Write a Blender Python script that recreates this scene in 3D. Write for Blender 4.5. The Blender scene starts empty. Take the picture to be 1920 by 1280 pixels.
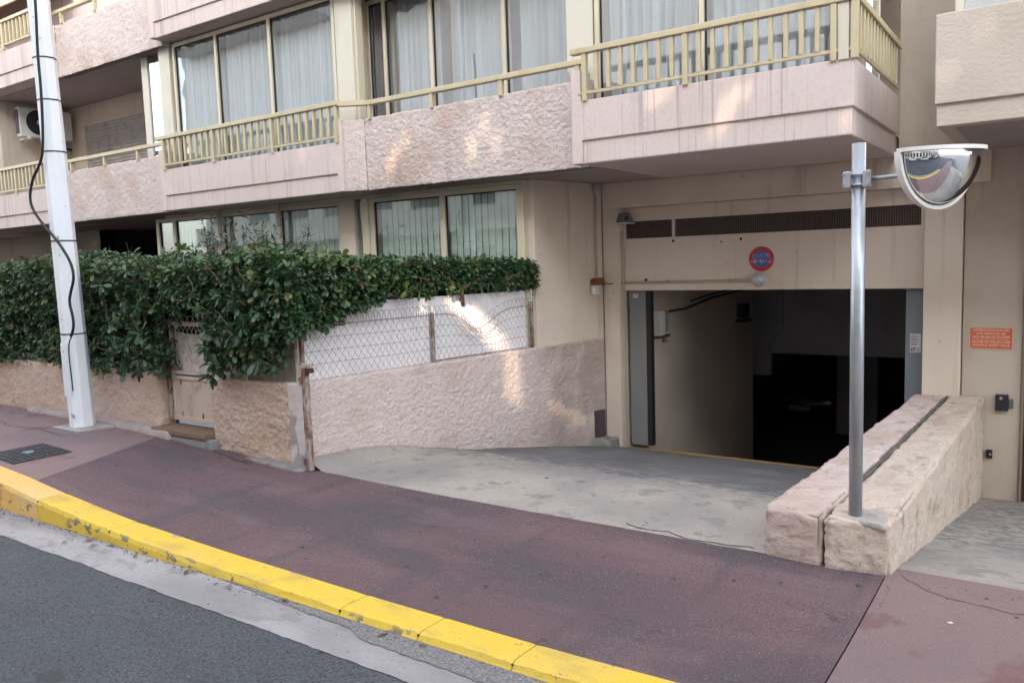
import bpy, bmesh, math, random
import numpy as np
from mathutils import Matrix, Vector
random.seed(7); rng = np.random.default_rng(11)
R = math.radians
S = bpy.context.scene
C = S.collection

# ------------------------------------------------------------------ camera, sky, sun, exposure
cam = bpy.data.cameras.new('camera'); cam.sensor_width = 36; cam.lens = 28.125; cam.clip_end = 2000; cam.clip_start = 0.05
camo = bpy.data.objects.new('camera', cam); C.objects.link(camo)
yaw, pit, rol = R(-34.7), R(5.7), R(-1.9)
fw = Vector((math.sin(yaw) * math.cos(pit), math.cos(yaw) * math.cos(pit), -math.sin(pit)))
rt = Vector((math.cos(yaw), -math.sin(yaw), 0)); up = rt.cross(fw)
rt2 = rt * math.cos(rol) + up * math.sin(rol); up2 = -rt * math.sin(rol) + up * math.cos(rol)
m = Matrix((rt2, up2, -fw)).transposed().to_4x4(); m.translation = (0, 0, 1.6)
camo.matrix_world = m
S.camera = camo

SUN = Vector((.35, -.85, .40)).normalized()           # direction towards the sun
w = bpy.data.worlds.new('World'); S.world = w; w.use_nodes = True
nt = w.node_tree; bg = nt.nodes['Background']
sky = nt.nodes.new('ShaderNodeTexSky'); sky.sky_type = 'NISHITA'; sky.sun_disc = False
sky.sun_elevation = math.asin(SUN.z); sky.sun_rotation = math.atan2(SUN.x, SUN.y)
sky.air_density = 1.0; sky.dust_density = 2.0; sky.ozone_density = 1.0
hs = nt.nodes.new('ShaderNodeHueSaturation'); hs.inputs['Saturation'].default_value = .38   # a hazy, pale sky
nt.links.new(sky.outputs[0], hs.inputs['Color']); nt.links.new(hs.outputs[0], bg.inputs[0])
bg.inputs[1].default_value = .15
sl = bpy.data.lights.new('sun', 'SUN'); sl.energy = 2.0; sl.angle = R(.55); sl.color = (1, .78, .56)
so = bpy.data.objects.new('sun', sl); C.objects.link(so); so.location = (8, -20, 12)
so.rotation_euler = SUN.to_track_quat('Z', 'Y').to_euler()
vs = S.view_settings; S.display_settings.display_device = 'sRGB'
vs.view_transform = 'Standard'; vs.look = 'None'; vs.gamma = 1; vs.use_curve_mapping = False
vs.exposure = 2.62
S.cycles.max_bounces = 9; S.cycles.diffuse_bounces = 6; S.cycles.glossy_bounces = 4; S.cycles.transparent_max_bounces = 14
S.cycles.caustics_reflective = False; S.cycles.caustics_refractive = False

# ------------------------------------------------------------------ materials
MATS = {}
def mat(name, col, rough=.8, metal=0, layers=(), bump=(), spec=.35, leafy=False, rowbump=None):
    if name in MATS: return MATS[name]
    M = bpy.data.materials.new(name); M.use_nodes = True; t = M.node_tree; N = t.nodes; L = t.links
    b = N['Principled BSDF']; b.inputs['Roughness'].default_value = rough; b.inputs['Metallic'].default_value = metal
    b.inputs['Specular IOR Level'].default_value = spec
    tc = N.new('ShaderNodeTexCoord')
    def tex(sc, st, detail, rg=.55, dist=0.0, off=0):
        mp = N.new('ShaderNodeMapping'); L.new(tc.outputs['Object'], mp.inputs[0]); mp.inputs['Scale'].default_value = st
        mp.inputs['Location'].default_value = (off, off * .7, off * 1.3)
        n = N.new('ShaderNodeTexNoise'); n.inputs['Scale'].default_value = sc; n.inputs['Detail'].default_value = detail
        n.inputs['Roughness'].default_value = rg; n.inputs['Distortion'].default_value = dist
        L.new(mp.outputs[0], n.inputs['Vector']); return n.outputs['Fac']
    def rgb(c):
        q = N.new('ShaderNodeRGB'); q.outputs[0].default_value = (*c, 1); return q.outputs[0]
    cur = rgb(col)
    if leafy:
        ge = N.new('ShaderNodeNewGeometry'); rp = N.new('ShaderNodeValToRGB')
        e = rp.color_ramp.elements; e[0].position = 0; e[0].color = (*leafy[0], 1); e[1].position = 1; e[1].color = (*leafy[-1], 1)
        for i, c in enumerate(leafy[1:-1]):
            x = e.new((i + 1) / (len(leafy) - 1)); x.color = (*c, 1)
        L.new(ge.outputs['Random Per Island'], rp.inputs[0]); cur = rp.outputs[0]
    for i, l in enumerate(layers):
        sc, st, det, lo, hi, c, amt = l[:7]
        f = tex(sc, st, det, l[7] if len(l) > 7 else .55, l[8] if len(l) > 8 else 0, 3.7 * i + 1)
        mr = N.new('ShaderNodeMapRange'); mr.interpolation_type = 'SMOOTHSTEP'
        mr.inputs[1].default_value = lo; mr.inputs[2].default_value = hi; mr.inputs[3].default_value = 0; mr.inputs[4].default_value = amt
        L.new(f, mr.inputs[0])
        fac = mr.outputs[0]
        if len(l) > 9:                                     # wear confined to one side of the thing: (axis, from, to)
            sx = N.new('ShaderNodeSeparateXYZ'); L.new(tc.outputs['Object'], sx.inputs[0]); m2 = N.new('ShaderNodeMapRange'); m2.interpolation_type = 'SMOOTHSTEP'
            m2.inputs[1].default_value = l[9][1]; m2.inputs[2].default_value = l[9][2]; L.new(sx.outputs[l[9][0]], m2.inputs[0])
            mu_ = N.new('ShaderNodeMath'); mu_.operation = 'MULTIPLY'; L.new(fac, mu_.inputs[0]); L.new(m2.outputs[0], mu_.inputs[1]); fac = mu_.outputs[0]
        mx = N.new('ShaderNodeMix'); mx.data_type = 'RGBA'; L.new(fac, mx.inputs[0]); L.new(cur, mx.inputs[6]); L.new(rgb(c), mx.inputs[7]); cur = mx.outputs[2]
    L.new(cur, b.inputs['Base Color'])
    prev = None
    for i, (sc, st, det, dist) in enumerate(bump):
        bn = N.new('ShaderNodeBump'); bn.inputs['Strength'].default_value = 1; bn.inputs['Distance'].default_value = dist
        L.new(tex(sc, st, det, .6, 0, 2.1 * i), bn.inputs['Height'])
        if prev: L.new(prev, bn.inputs['Normal'])
        prev = bn.outputs[0]
    if prev: L.new(prev, b.inputs['Normal'])
    MATS[name] = M; return M
I3 = (1, 1, 1)
PINK, PINKD = (.62, .53, .495), (.36, .28, .26)
smooth_pink = mat('smooth_pink_render', PINK, .85, layers=[(1.2, I3, 4, .4, .75, (.57, .465, .415), .7), (1, (9, 9, .35), 5, .56, .72, (.33, .29, .29), .55), (1, (40, 40, .5), 3, .59, .70, (.30, .26, .255), .6), (1, (90, 90, .35), 2, .62, .72, (.38, .33, .32), .4), (30, I3, 3, .45, .8, PINKD, .25)], bump=[(60, I3, 4, .002)])
crepi = mat('rough_pink_render', (.62, .535, .50), .9, layers=[(2.2, I3, 5, .42, .7, (.49, .36, .30), .7), (44, (1, 1, 1.6), 6, .5, .75, (.34, .27, .24), .8), (1.1, (3, 3, .6), 4, .55, .75, (.33, .28, .27), .5)], bump=[(40, (.8, .8, 1.2), 4, .01), (150, I3, 3, .004)])
crepi2 = mat('rough_beige_render', (.58, .45, .375), .9, layers=[(1.6, I3, 5, .4, .7, (.52, .36, .26), .8), (36, (1, 1, 1.8), 6, .5, .74, (.28, .205, .165), .85), (2.4, (1, 1, .8), 4, .58, .76, (.30, .26, .24), .7), (.9, I3, 4, .55, .7, (.58, .47, .42), .8)], bump=[(36, (.8, .8, 1.3), 4, .012), (140, I3, 3, .004)])
crepi3 = mat('rough_ramp_render', (.64, .54, .50), .9, layers=[(1.8, I3, 5, .45, .72, (.56, .44, .385), .7), (44, (1, 1, 1.7), 6, .5, .75, (.36, .285, .255), .75), (1.2, (1, 1, 1.5), 4, .6, .78, (.27, .23, .22), .6), (3, I3, 6, .25, .6, (.36, .29, .255), .75, .55, 0, (1, 6.7, 7.3))], bump=[(44, (.8, .8, 1.3), 4, .011), (150, I3, 3, .004)])
cream = mat('cream_wall', (.63, .55, .465), .8, layers=[(1.3, I3, 4, .4, .75, (.56, .46, .37), .7), (1, (7, 7, .5), 4, .56, .75, (.33, .28, .24), .5), (14, I3, 5, .62, .76, (.28, .23, .2), .5)], bump=[(70, I3, 3, .0015)])
beige = mat('beige_wall', (.49, .43, .36), .85, layers=[(1.1, I3, 4, .4, .75, (.36, .29, .22), .7), (1, (8, 8, .5), 4, .57, .75, (.28, .24, .2), .5), (22, I3, 5, .6, .8, (.26, .22, .18), .4)], bump=[(45, I3, 4, .003)])
right_beige = mat('beige_balcony_render', (.54, .475, .41), .85, layers=[(1.1, I3, 4, .42, .75, (.42, .345, .27), .7), (1, (8, 8, .5), 4, .58, .75, (.31, .27, .23), .5)], bump=[(30, (1, 1, 1.4), 5, .006)])
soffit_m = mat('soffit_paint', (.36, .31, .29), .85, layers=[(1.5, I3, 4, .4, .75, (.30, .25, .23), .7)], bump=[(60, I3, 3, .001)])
frame_m = mat('beige_aluminium', (.60, .54, .41), .45, .0, layers=[(3, (1, 1, .4), 4, .5, .75, (.40, .35, .26), .6)], spec=.5)
pale_frame = mat('pale_aluminium', (.58, .55, .46), .45, 0, layers=[(3, (1, 1, .3), 4, .5, .75, (.46, .43, .35), .6)], spec=.5)
rail_m = mat('golden_aluminium', (.52, .45, .295), .42, .05, layers=[(5, (1, 1, .4), 4, .48, .72, (.44, .37, .23), .8)], spec=.5)
dark_m = mat('dark_depth_paint', (.035, .03, .03), .9)  # near-black colour standing in for the darkness of gaps, holes and the recess
black_m = mat('black_rubber', (.02, .02, .022), .55)
shutter_m = mat('grey_shutter', (.42, .39, .38), .6, layers=[(4, I3, 4, .45, .7, (.24, .21, .2), .6)])
white_plastic = mat('white_plastic', (.62, .61, .58), .5, layers=[(5, I3, 4, .5, .75, (.45, .43, .4), .6)])
post_m = mat('white_post_paint', (.74, .78, .82), .42, layers=[(3, (1, 1, .5), 5, .52, .75, (.62, .63, .63), .6), (16, I3, 5, .68, .70, (.26, .26, .27), .9)], bump=[(40, I3, 2, .0006)], spec=.5)
galv = mat('galvanised_steel', (.46, .49, .53), .36, .6, layers=[(9, (1, 1, .3), 5, .4, .68, (.30, .33, .36), .8), (60, (1, 1, .3), 3, .5, .8, (.55, .57, .6), .5)], bump=[(30, I3, 3, .0006)])
chrome = mat('mirror_surface', (.80, .82, .84), .035, 1.0)
white_rim = mat('white_rim', (.78, .76, .73), .4, spec=.5)
rust = mat('rusty_steel', (.40, .33, .29), .85, layers=[(9, (1, 1, .4), 6, .42, .6, (.16, .07, .035), .95), (30, (1, 1, .5), 5, .5, .7, (.06, .035, .025), .9)], bump=[(50, I3, 5, .003)])
gate_m = mat('cream_gate_paint', (.58, .50, .43), .6, layers=[(6, (1, 1, .6), 5, .55, .72, (.30, .16, .09), .8), (2, I3, 4, .4, .7, (.46, .34, .27), .6)], bump=[(40, I3, 3, .001)])
sheet_w = mat('white_corrugated_plastic', (.82, .79, .80), .5, layers=[(2, I3, 4, .45, .7, (.62, .58, .6), .7), (3, (1, 1, .4), 5, .62, .8, (.45, .4, .38), .5)], spec=.4)
sheet_b = mat('dirty_corrugated_plastic', (.58, .51, .45), .6, layers=[(3, I3, 4, .4, .7, (.36, .30, .25), .8)])
wire_m = mat('weathered_wire', (.33, .30, .29), .5, .5, layers=[(12, I3, 4, .5, .7, (.20, .13, .1), .8)])
wire_l = mat('pale_wire', (.50, .46, .42), .5, .2)
concrete = mat('driveway_concrete', (.41, .368, .322), .9, layers=[(.9, I3, 5, .42, .62, (.29, .268, .25), .9), (3.4, (.8, .8, 1), 8, .5, .66, (.30, .28, .265), .4), (5, (1, 1, 1), 6, .56, .68, (.23, .215, .21), .7), (46, I3, 5, .5, .75, (.28, .26, .25), .6), (7, (1, 1, 1), 9, .62, .66, (.17, .16, .155), .6), (140, I3, 3, .54, .66, (.2, .19, .185), .7), (16, (.8, .8, 1), 9, .47, .56, (.20, .19, .188), .85, .65, 0, (1, 5.0, 5.6))], bump=[(90, I3, 4, .003), (8, I3, 4, .006)])
ramp_asph = mat('ramp_asphalt', (.16, .155, .16), .9, layers=[(60, I3, 4, .50, .68, (.27, .265, .26), .8), (2, I3, 5, .45, .7, (.13, .125, .13), .8), (170, I3, 2, .62, .7, (.5, .48, .46), .6), (11, (.7, .7, 1), 9, .46, .58, (.36, .33, .295), .85, .65, 0, (1, 6.3, 5.5)), (2.6, (1, .6, 1), 7, .5, .68, (.25, .24, .235), .6)], bump=[(120, I3, 4, .006)])
asphalt = mat('road_asphalt', (.076, .085, .099), .82, layers=[(.7, I3, 5, .4, .7, (.10, .105, .114), .9), (4, (.5, 1, 1), 7, .5, .7, (.07, .074, .08), .7), (75, I3, 4, .50, .62, (.038, .04, .046), .85), (120, I3, 2, .625, .67, (.25, .25, .26), .8), (14, I3, 6, .68, .70, (.03, .03, .033), .8), (3, (1, 1, 1), 5, .66, .72, (.05, .05, .055), .7)], bump=[(160, I3, 3, .005), (40, I3, 3, .004)])
gutter_m = mat('gutter_concrete', (.36, .35, .355), .9, layers=[(2, (.4, 1, 1), 7, .42, .62, (.25, .243, .25), .9), (9, (.5, 1, 1), 8, .54, .66, (.20, .195, .2), .6), (50, I3, 5, .52, .72, (.22, .215, .22), .7), (3.2, (1, 1, 1), 6, .64, .70, (.13, .13, .135), .6)], bump=[(80, I3, 4, .004)])
pave_dark = mat('dark_red_pavement', (.150, .090, .098), .85, layers=[(.8, (.5, 1.2, 1), 6, .42, .60, (.088, .070, .080), .95), (2.6, (.3, 1, 1), 6, .5, .68, (.19, .125, .13), .6), (1.6, (.4, 1, 1), 5, .58, .78, (.21, .10, .105), .75), (3.0, (1.6, .25, 1), 6, .52, .68, (.085, .07, .078), .7), (150, I3, 3, .48, .64, (.075, .055, .06), .8), (200, I3, 2, .635, .68, (.38, .33, .33), .8), (9, I3, 8, .66, .70, (.06, .05, .055), .7)], bump=[(170, I3, 3, .0035), (30, I3, 3, .002)])
pave_light = mat('pink_pavement', (.245, .168, .165), .85, layers=[(.8, I3, 6, .4, .65, (.185, .138, .142), .85), (170, I3, 3, .5, .68, (.17, .125, .125), .7), (220, I3, 2, .645, .70, (.5, .46, .45), .7), (2.6, (1, .5, 1), 6, .60, .68, (.17, .085, .08), .7), (6, I3, 6, .64, .72, (.14, .11, .11), .6)], bump=[(170, I3, 3, .0035)])
yellow = mat('yellow_kerb_paint', (.72, .50, .055), .65, layers=[(2, I3, 6, .42, .66, (.66, .47, .10), .8), (7, (.5, 1, 1), 7, .52, .70, (.50, .36, .09), .7), (16, (.6, 1, 1), 8, .585, .605, (.17, .15, .12), .95, .6, 0, (1, -.078, -.10)), (30, I3, 7, .66, .68, (.25, .23, .2), .9), (2.6, (1, 2, 1), 9, .67, .685, (.36, .34, .31), .9), (110, I3, 3, .56, .70, (.40, .28, .07), .6)], bump=[(60, I3, 4, .002)], spec=.4)
orange_y = mat('faded_orange_kerb_paint', (.76, .47, .14), .65, layers=[(3, I3, 5, .42, .7, (.72, .50, .22), .8), (16, (.6, 1, 1), 8, .575, .60, (.24, .17, .09), .9, .6, 0, (1, -.078, -.10)), (30, I3, 6, .66, .68, (.26, .24, .2), .9), (70, I3, 3, .58, .74, (.45, .28, .1), .6)], bump=[(60, I3, 4, .002)])
kerb_dirt = mat('kerb_joint_grime', (.07, .065, .06), .95)
parapet_a = mat('pinkish_parapet_render', (.595, .50, .445), .92, layers=[(7, (1, .5, 1), 8, .53, .66, (.33, .265, .25), .75), (60, (1, .4, .6), 6, .55, .70, (.15, .115, .11), .45), (2, I3, 5, .42, .68, (.50, .375, .32), .8), (9, I3, 6, .58, .72, (.30, .24, .22), .7)], bump=[(60, I3, 5, .006)])
parapet_b = mat('beige_parapet_render', (.585, .49, .41), .92, layers=[(6, (1, .6, 1), 8, .53, .66, (.38, .30, .23), .7), (60, (1, .4, .6), 6, .55, .70, (.15, .11, .085), .45), (2, I3, 5, .42, .68, (.53, .42, .33), .7), (7, I3, 6, .58, .72, (.27, .21, .17), .7), (3, I3, 4, .62, .74, (.40, .39, .38), .7)], bump=[(60, I3, 5, .006)])
mortar = mat('grey_mortar', (.24, .23, .22), .95, layers=[(12, I3, 5, .45, .7, (.15, .14, .14), .7)], bump=[(50, I3, 4, .006)])
door_m = mat('grey_door_panel', (.20, .205, .205), .6, layers=[(2, (1, 1, .6), 4, .45, .75, (.16, .155, .15), .6)], bump=[(30, I3, 3, .001)])
door_r = mat('blue_grey_door_panel', (.19, .215, .235), .55, layers=[(2, I3, 4, .45, .75, (.155, .17, .185), .6)])
vent_m = mat('brown_mesh_vent', (.13, .095, .085), .7, layers=[(8, I3, 4, .55, .75, (.13, .09, .08), .5)])
inner_m = mat('garage_wall', (.56, .48, .40), .9, layers=[(1.3, I3, 5, .4, .7, (.48, .41, .33), .8), (18, I3, 5, .66, .72, (.15, .13, .12), .6)], bump=[(40, I3, 4, .003)])
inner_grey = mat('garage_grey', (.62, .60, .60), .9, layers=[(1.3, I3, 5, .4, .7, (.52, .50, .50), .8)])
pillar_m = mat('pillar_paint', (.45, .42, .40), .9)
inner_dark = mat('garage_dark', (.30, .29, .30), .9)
cover_m = mat('cast_iron', (.07, .072, .08), .6, .4, layers=[(30, I3, 4, .45, .7, (.13, .13, .14), .7)], bump=[(60, I3, 3, .002)])
red_sign = mat('red_sign_paint', (.42, .035, .045), .5, layers=[(7, I3, 5, .5, .75, (.32, .04, .05), .6)])
blue_sign = mat('blue_sign_paint', (.05, .12, .34), .5, layers=[(9, I3, 5, .5, .75, (.08, .13, .27), .6)])
white_sign = mat('faded_white_lettering', (.68, .66, .64), .6)
faded_letter = mat('worn_lettering', (.68, .62, .62), .6, layers=[(34, I3, 4, .36, .42, (.26, .12, .20), .9)])
orange_plq = mat('orange_plaque', (.52, .125, .06), .5, layers=[(5, I3, 4, .5, .75, (.55, .13, .06), .6)])
peach = mat('peach_lettering', (.80, .50, .38), .6)
paper = mat('paper', (.58, .60, .62), .7)
ink = mat('ink', (.08, .08, .09), .7)
red_ink = mat('red_ink', (.5, .1, .1), .7)
lamp_glass = mat('lamp_lens', (.40, .43, .44), .18, layers=[(8, I3, 3, .45, .7, (.28, .3, .31), .6)], spec=.7)
brown_lens = mat('amber_brown_lens', (.20, .062, .028), .4, layers=[(9, I3, 4, .5, .7, (.10, .04, .025), .7)])
pipe_m = mat('cream_conduit', (.42, .36, .30), .6)
bark = mat('twig_bark', (.14, .085, .06), .9, layers=[(20, I3, 4, .45, .7, (.22, .16, .12), .7)])
awning_m = mat('brown_awning', (.20, .095, .05), .8, layers=[(3, I3, 4, .4, .7, (.14, .06, .03), .7)])
curtain_pink = mat('pinkish_curtain', (.55, .47, .47), .9)
opp_m = mat('pale_opposite_wall', (.78, .74, .69), .85, layers=[(.7, I3, 4, .42, .7, (.70, .66, .61), .7)])
opp_b = mat('opposite_balcony', (.74, .71, .67), .85)
opp_win = mat('opposite_window', (.03, .035, .04), .1, spec=.8)
def mix_mat(name, parts):
    M = bpy.data.materials.new(name); M.use_nodes = True; t = M.node_tree; t.nodes.clear()
    out = t.nodes.new('ShaderNodeOutputMaterial'); return M, t, out
def glass(name, tint, ior=1.75, rough=0.015, extra=0.0):
    M, t, out = mix_mat(name, 0); N, L = t.nodes, t.links
    tr = N.new('ShaderNodeBsdfTransparent'); tr.inputs[0].default_value = (*tint, 1)
    gl = N.new('ShaderNodeBsdfGlossy'); gl.inputs[0].default_value = (.93, .97, 1, 1); gl.inputs[1].default_value = rough
    lw = N.new('ShaderNodeLayerWeight'); lw.inputs[0].default_value = .5          # Schlick's law, alike for both faces of the pane
    pw_ = N.new('ShaderNodeMath'); pw_.operation = 'POWER'; pw_.inputs[1].default_value = 4.0; L.new(lw.outputs['Facing'], pw_.inputs[0])
    f0 = ((ior - 1) / (ior + 1)) ** 2 + extra
    ad = N.new('ShaderNodeMath'); ad.operation = 'MULTIPLY_ADD'; ad.use_clamp = True; ad.inputs[1].default_value = 1 - f0; ad.inputs[2].default_value = f0; L.new(pw_.outputs[0], ad.inputs[0])
    # gently wavy float glass
    tc = N.new('ShaderNodeTexCoord'); ns = N.new('ShaderNodeTexNoise'); ns.inputs['Scale'].default_value = 1.3; L.new(tc.outputs['Object'], ns.inputs['Vector'])
    bn = N.new('ShaderNodeBump'); bn.inputs['Distance'].default_value = .0025; L.new(ns.outputs[0], bn.inputs['Height']); L.new(bn.outputs[0], gl.inputs['Normal'])
    mx = N.new('ShaderNodeMixShader'); L.new(ad.outputs[0], mx.inputs[0]); L.new(tr.outputs[0], mx.inputs[1]); L.new(gl.outputs[0], mx.inputs[2]); L.new(mx.outputs[0], out.inputs[0])
    return M
glass_m = glass('window_glass', (.93, .96, .97), 1.7, extra=.09)
glass_low = glass('greenish_window_glass', (.92, .97, .95), 1.7, extra=.02)
glass_side = glass('reflective_side_glass', (.6, .64, .66), 2.4, extra=.35)
def sheer(name, col, transp):
    M, t, out = mix_mat(name, 0); N, L = t.nodes, t.links
    d = N.new('ShaderNodeBsdfDiffuse'); d.inputs[0].default_value = (*col, 1)
    tl = N.new('ShaderNodeBsdfTranslucent'); tl.inputs[0].default_value = (*col, 1)
    tr = N.new('ShaderNodeBsdfTransparent')
    a = N.new('ShaderNodeMixShader'); a.inputs[0].default_value = .08; L.new(d.outputs[0], a.inputs[1]); L.new(tl.outputs[0], a.inputs[2])
    b = N.new('ShaderNodeMixShader'); b.inputs[0].default_value = transp; L.new(a.outputs[0], b.inputs[1]); L.new(tr.outputs[0], b.inputs[2])
    L.new(b.outputs[0], out.inputs[0]); return M
sheer_m = sheer('sheer_white_voile', (.58, .585, .60), .05)
blind_m = sheer('pale_green_blind', (.74, .78, .75), .02)
def leafmat(name, cols, transl=.25):
    M = mat(name, cols[0], .42, leafy=cols, spec=.45)
    t = M.node_tree; N, L = t.nodes, t.links; b = N['Principled BSDF']
    src = b.inputs['Base Color'].links[0].from_socket
    tl = N.new('ShaderNodeBsdfTranslucent'); L.new(src, tl.inputs[0]); mx = N.new('ShaderNodeMixShader'); mx.inputs[0].default_value = transl
    L.new(b.outputs[0], mx.inputs[1]); L.new(tl.outputs[0], mx.inputs[2]); L.new(mx.outputs[0], N['Material Output'].inputs[0]); return M
leaf_m = leafmat('dark_glossy_leaf', [(.026, .064, .036), (.040, .094, .048), (.050, .115, .050), (.078, .15, .056), (.034, .080, .046), (.058, .125, .056), (.12, .18, .062), (.17, .14, .055)])
leaf_y = leafmat('fresh_leaf', [(.045, .10, .035), (.075, .14, .045), (.11, .17, .05), (.055, .11, .04)])
leaf_g = leafmat('grey_green_leaf', [(.09, .115, .085), (.12, .15, .11), (.07, .10, .065)])

# ------------------------------------------------------------------ builders
class MB:
    def __init__(s): s.v = []; s.f = []; s.smooth = False
    def add(s, v, f):
        o = len(s.v); s.v += [tuple(map(float, p)) for p in v]; s.f += [tuple(i + o for i in q) for q in f]; return s
    def box(s, x0, x1, y0, y1, z0, z1):
        return s.hexa([(x0, y0), (x1, y0), (x1, y1), (x0, y1)], z0, z1)
    def hexa(s, pl, z0, z1):
        n = len(pl); v = [(x, y, z0) for x, y in pl] + [(x, y, z1) for x, y in pl]
        f = [tuple(range(n))[::-1], tuple(range(n, 2 * n))] + [(i, (i + 1) % n, n + (i + 1) % n, n + i) for i in range(n)]
        return s.add(v, f)
    def quad(s, *p): return s.add(p, [tuple(range(len(p)))])
    def tube(s, pts, r, n=8, caps=True):
        P = [Vector(p) for p in pts]; rs = r if isinstance(r, (list, tuple)) else [r] * len(P)
        v = []; f = []; prev = None
        for i, p in enumerate(P):
            d = (P[min(i + 1, len(P) - 1)] - P[max(i - 1, 0)]).normalized()
            u = prev if prev else (Vector((0, 0, 1)) if abs(d.z) < .9 else Vector((1, 0, 0)))
            a = d.cross(u)
            if a.length < 1e-6: a = d.cross(Vector((0, 1, 0)))
            a.normalize(); b = a.cross(d).normalized(); prev = b
            for k in range(n):
                t = 2 * math.pi * k / n; v.append(p + (a * math.cos(t) + b * math.sin(t)) * rs[i])
        for i in range(len(P) - 1):
            for k in range(n): f.append((i * n + k, i * n + (k + 1) % n, (i + 1) * n + (k + 1) % n, (i + 1) * n + k))
        if caps: f += [tuple(range(n)), tuple(range((len(P) - 1) * n, len(P) * n))[::-1]]
        return s.add(v, f)
    def disc(s, c, axis, r, thick, n=28, r2=None):
        c = Vector(c); a = Vector(axis).normalized(); return s.tube([c, c + a * thick], [r, r if r2 is None else r2], n)
    def grid(s, P):                                        # P: (a, b, 3) array
        a, b = P.shape[:2]; ii = np.arange(a * b).reshape(a, b)
        q = np.stack([ii[:-1, :-1], ii[1:, :-1], ii[1:, 1:], ii[:-1, 1:]], -1).reshape(-1, 4)
        return s.add(P.reshape(-1, 3).tolist(), q.tolist())
    def build(s, name, material, parent=None, smooth=False, bevel=0, fix=True):
        me = bpy.data.meshes.new(name); off = Vector(WORLD.get(parent.name, (0, 0, 0))) if parent else Vector((0, 0, 0))
        me.from_pydata([(x - off.x, y - off.y, z - off.z) for x, y, z in s.v], [], s.f); me.validate()
        if fix:
            bm = bmesh.new(); bm.from_mesh(me); bmesh.ops.recalc_face_normals(bm, faces=bm.faces); bm.to_mesh(me); bm.free()
        if smooth: me.polygons.foreach_set('use_smooth', [True] * len(me.polygons))
        me.materials.append(material)
        o = bpy.data.objects.new(name, me); C.objects.link(o)
        if parent: o.parent = parent; WORLD[o.name] = tuple(off)
        else: WORLD[o.name] = (0, 0, 0)
        if bevel:
            bv = o.modifiers.new('bevel', 'BEVEL'); bv.width = bevel; bv.segments = 2; bv.limit_method = 'ANGLE'
        return o
WORLD = {}
def box(name, x0, x1, y0, y1, z0, z1, material, parent=None, bevel=.004): return MB().box(x0, x1, y0, y1, z0, z1).build(name, material, parent, bevel=bevel)
def tag(o, label=None, cat=None, group=None, kind=None):
    if label: o['label'] = label
    if cat: o['category'] = cat
    if group: o['group'] = group
    if kind: o['kind'] = kind
    return o
def thing(name, loc, label=None, cat=None, group=None, kind=None):
    o = bpy.data.objects.new(name, None); o.empty_display_size = .2; C.objects.link(o); o.location = loc; WORLD[o.name] = tuple(loc)
    return tag(o, label, cat, group, kind)
def copy_at(src, parent, off, label=None, name=None):      # a linked copy of a one-mesh object, moved by off
    c = src.copy(); C.objects.link(c); c.parent = parent
    c.location = Vector(src.location) + Vector(off); WORLD[c.name] = WORLD.get(src.name, (0, 0, 0)); return c
def h3(ix, iy, iz):
    n = (ix.astype(np.int64) * 374761393 + iy.astype(np.int64) * 668265263 + iz.astype(np.int64) * 2147483647 * 3 + 1442695) & 0xffffffff
    n = ((n ^ (n >> 13)) * 1274126177) & 0xffffffff; n = n ^ (n >> 16); return (n & 0xffff) / 32767.5 - 1
def vn(p):
    i = np.floor(p).astype(np.int64); f = p - i; f = f * f * (3 - 2 * f); r = 0
    for dx in (0, 1):
        for dy in (0, 1):
            for dz in (0, 1):
                wt = (f[..., 0] if dx else 1 - f[..., 0]) * (f[..., 1] if dy else 1 - f[..., 1]) * (f[..., 2] if dz else 1 - f[..., 2])
                r = r + wt * h3(i[..., 0] + dx, i[..., 1] + dy, i[..., 2] + dz)
    return r
def crust(P, amp, sc=18.0):
    q = P * np.array([.75, .75, 1.15]) * sc
    r = np.sqrt(np.abs(vn(q * .9 + 7))) + .6 * np.sqrt(np.abs(vn(q * 2.1 + 31)))     # clots of render with sharp creases between
    return amp * (.5 * vn(q * .6) + 1.35 * (r - .95) + .35 * vn(q * 4.1 + 3))
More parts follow.
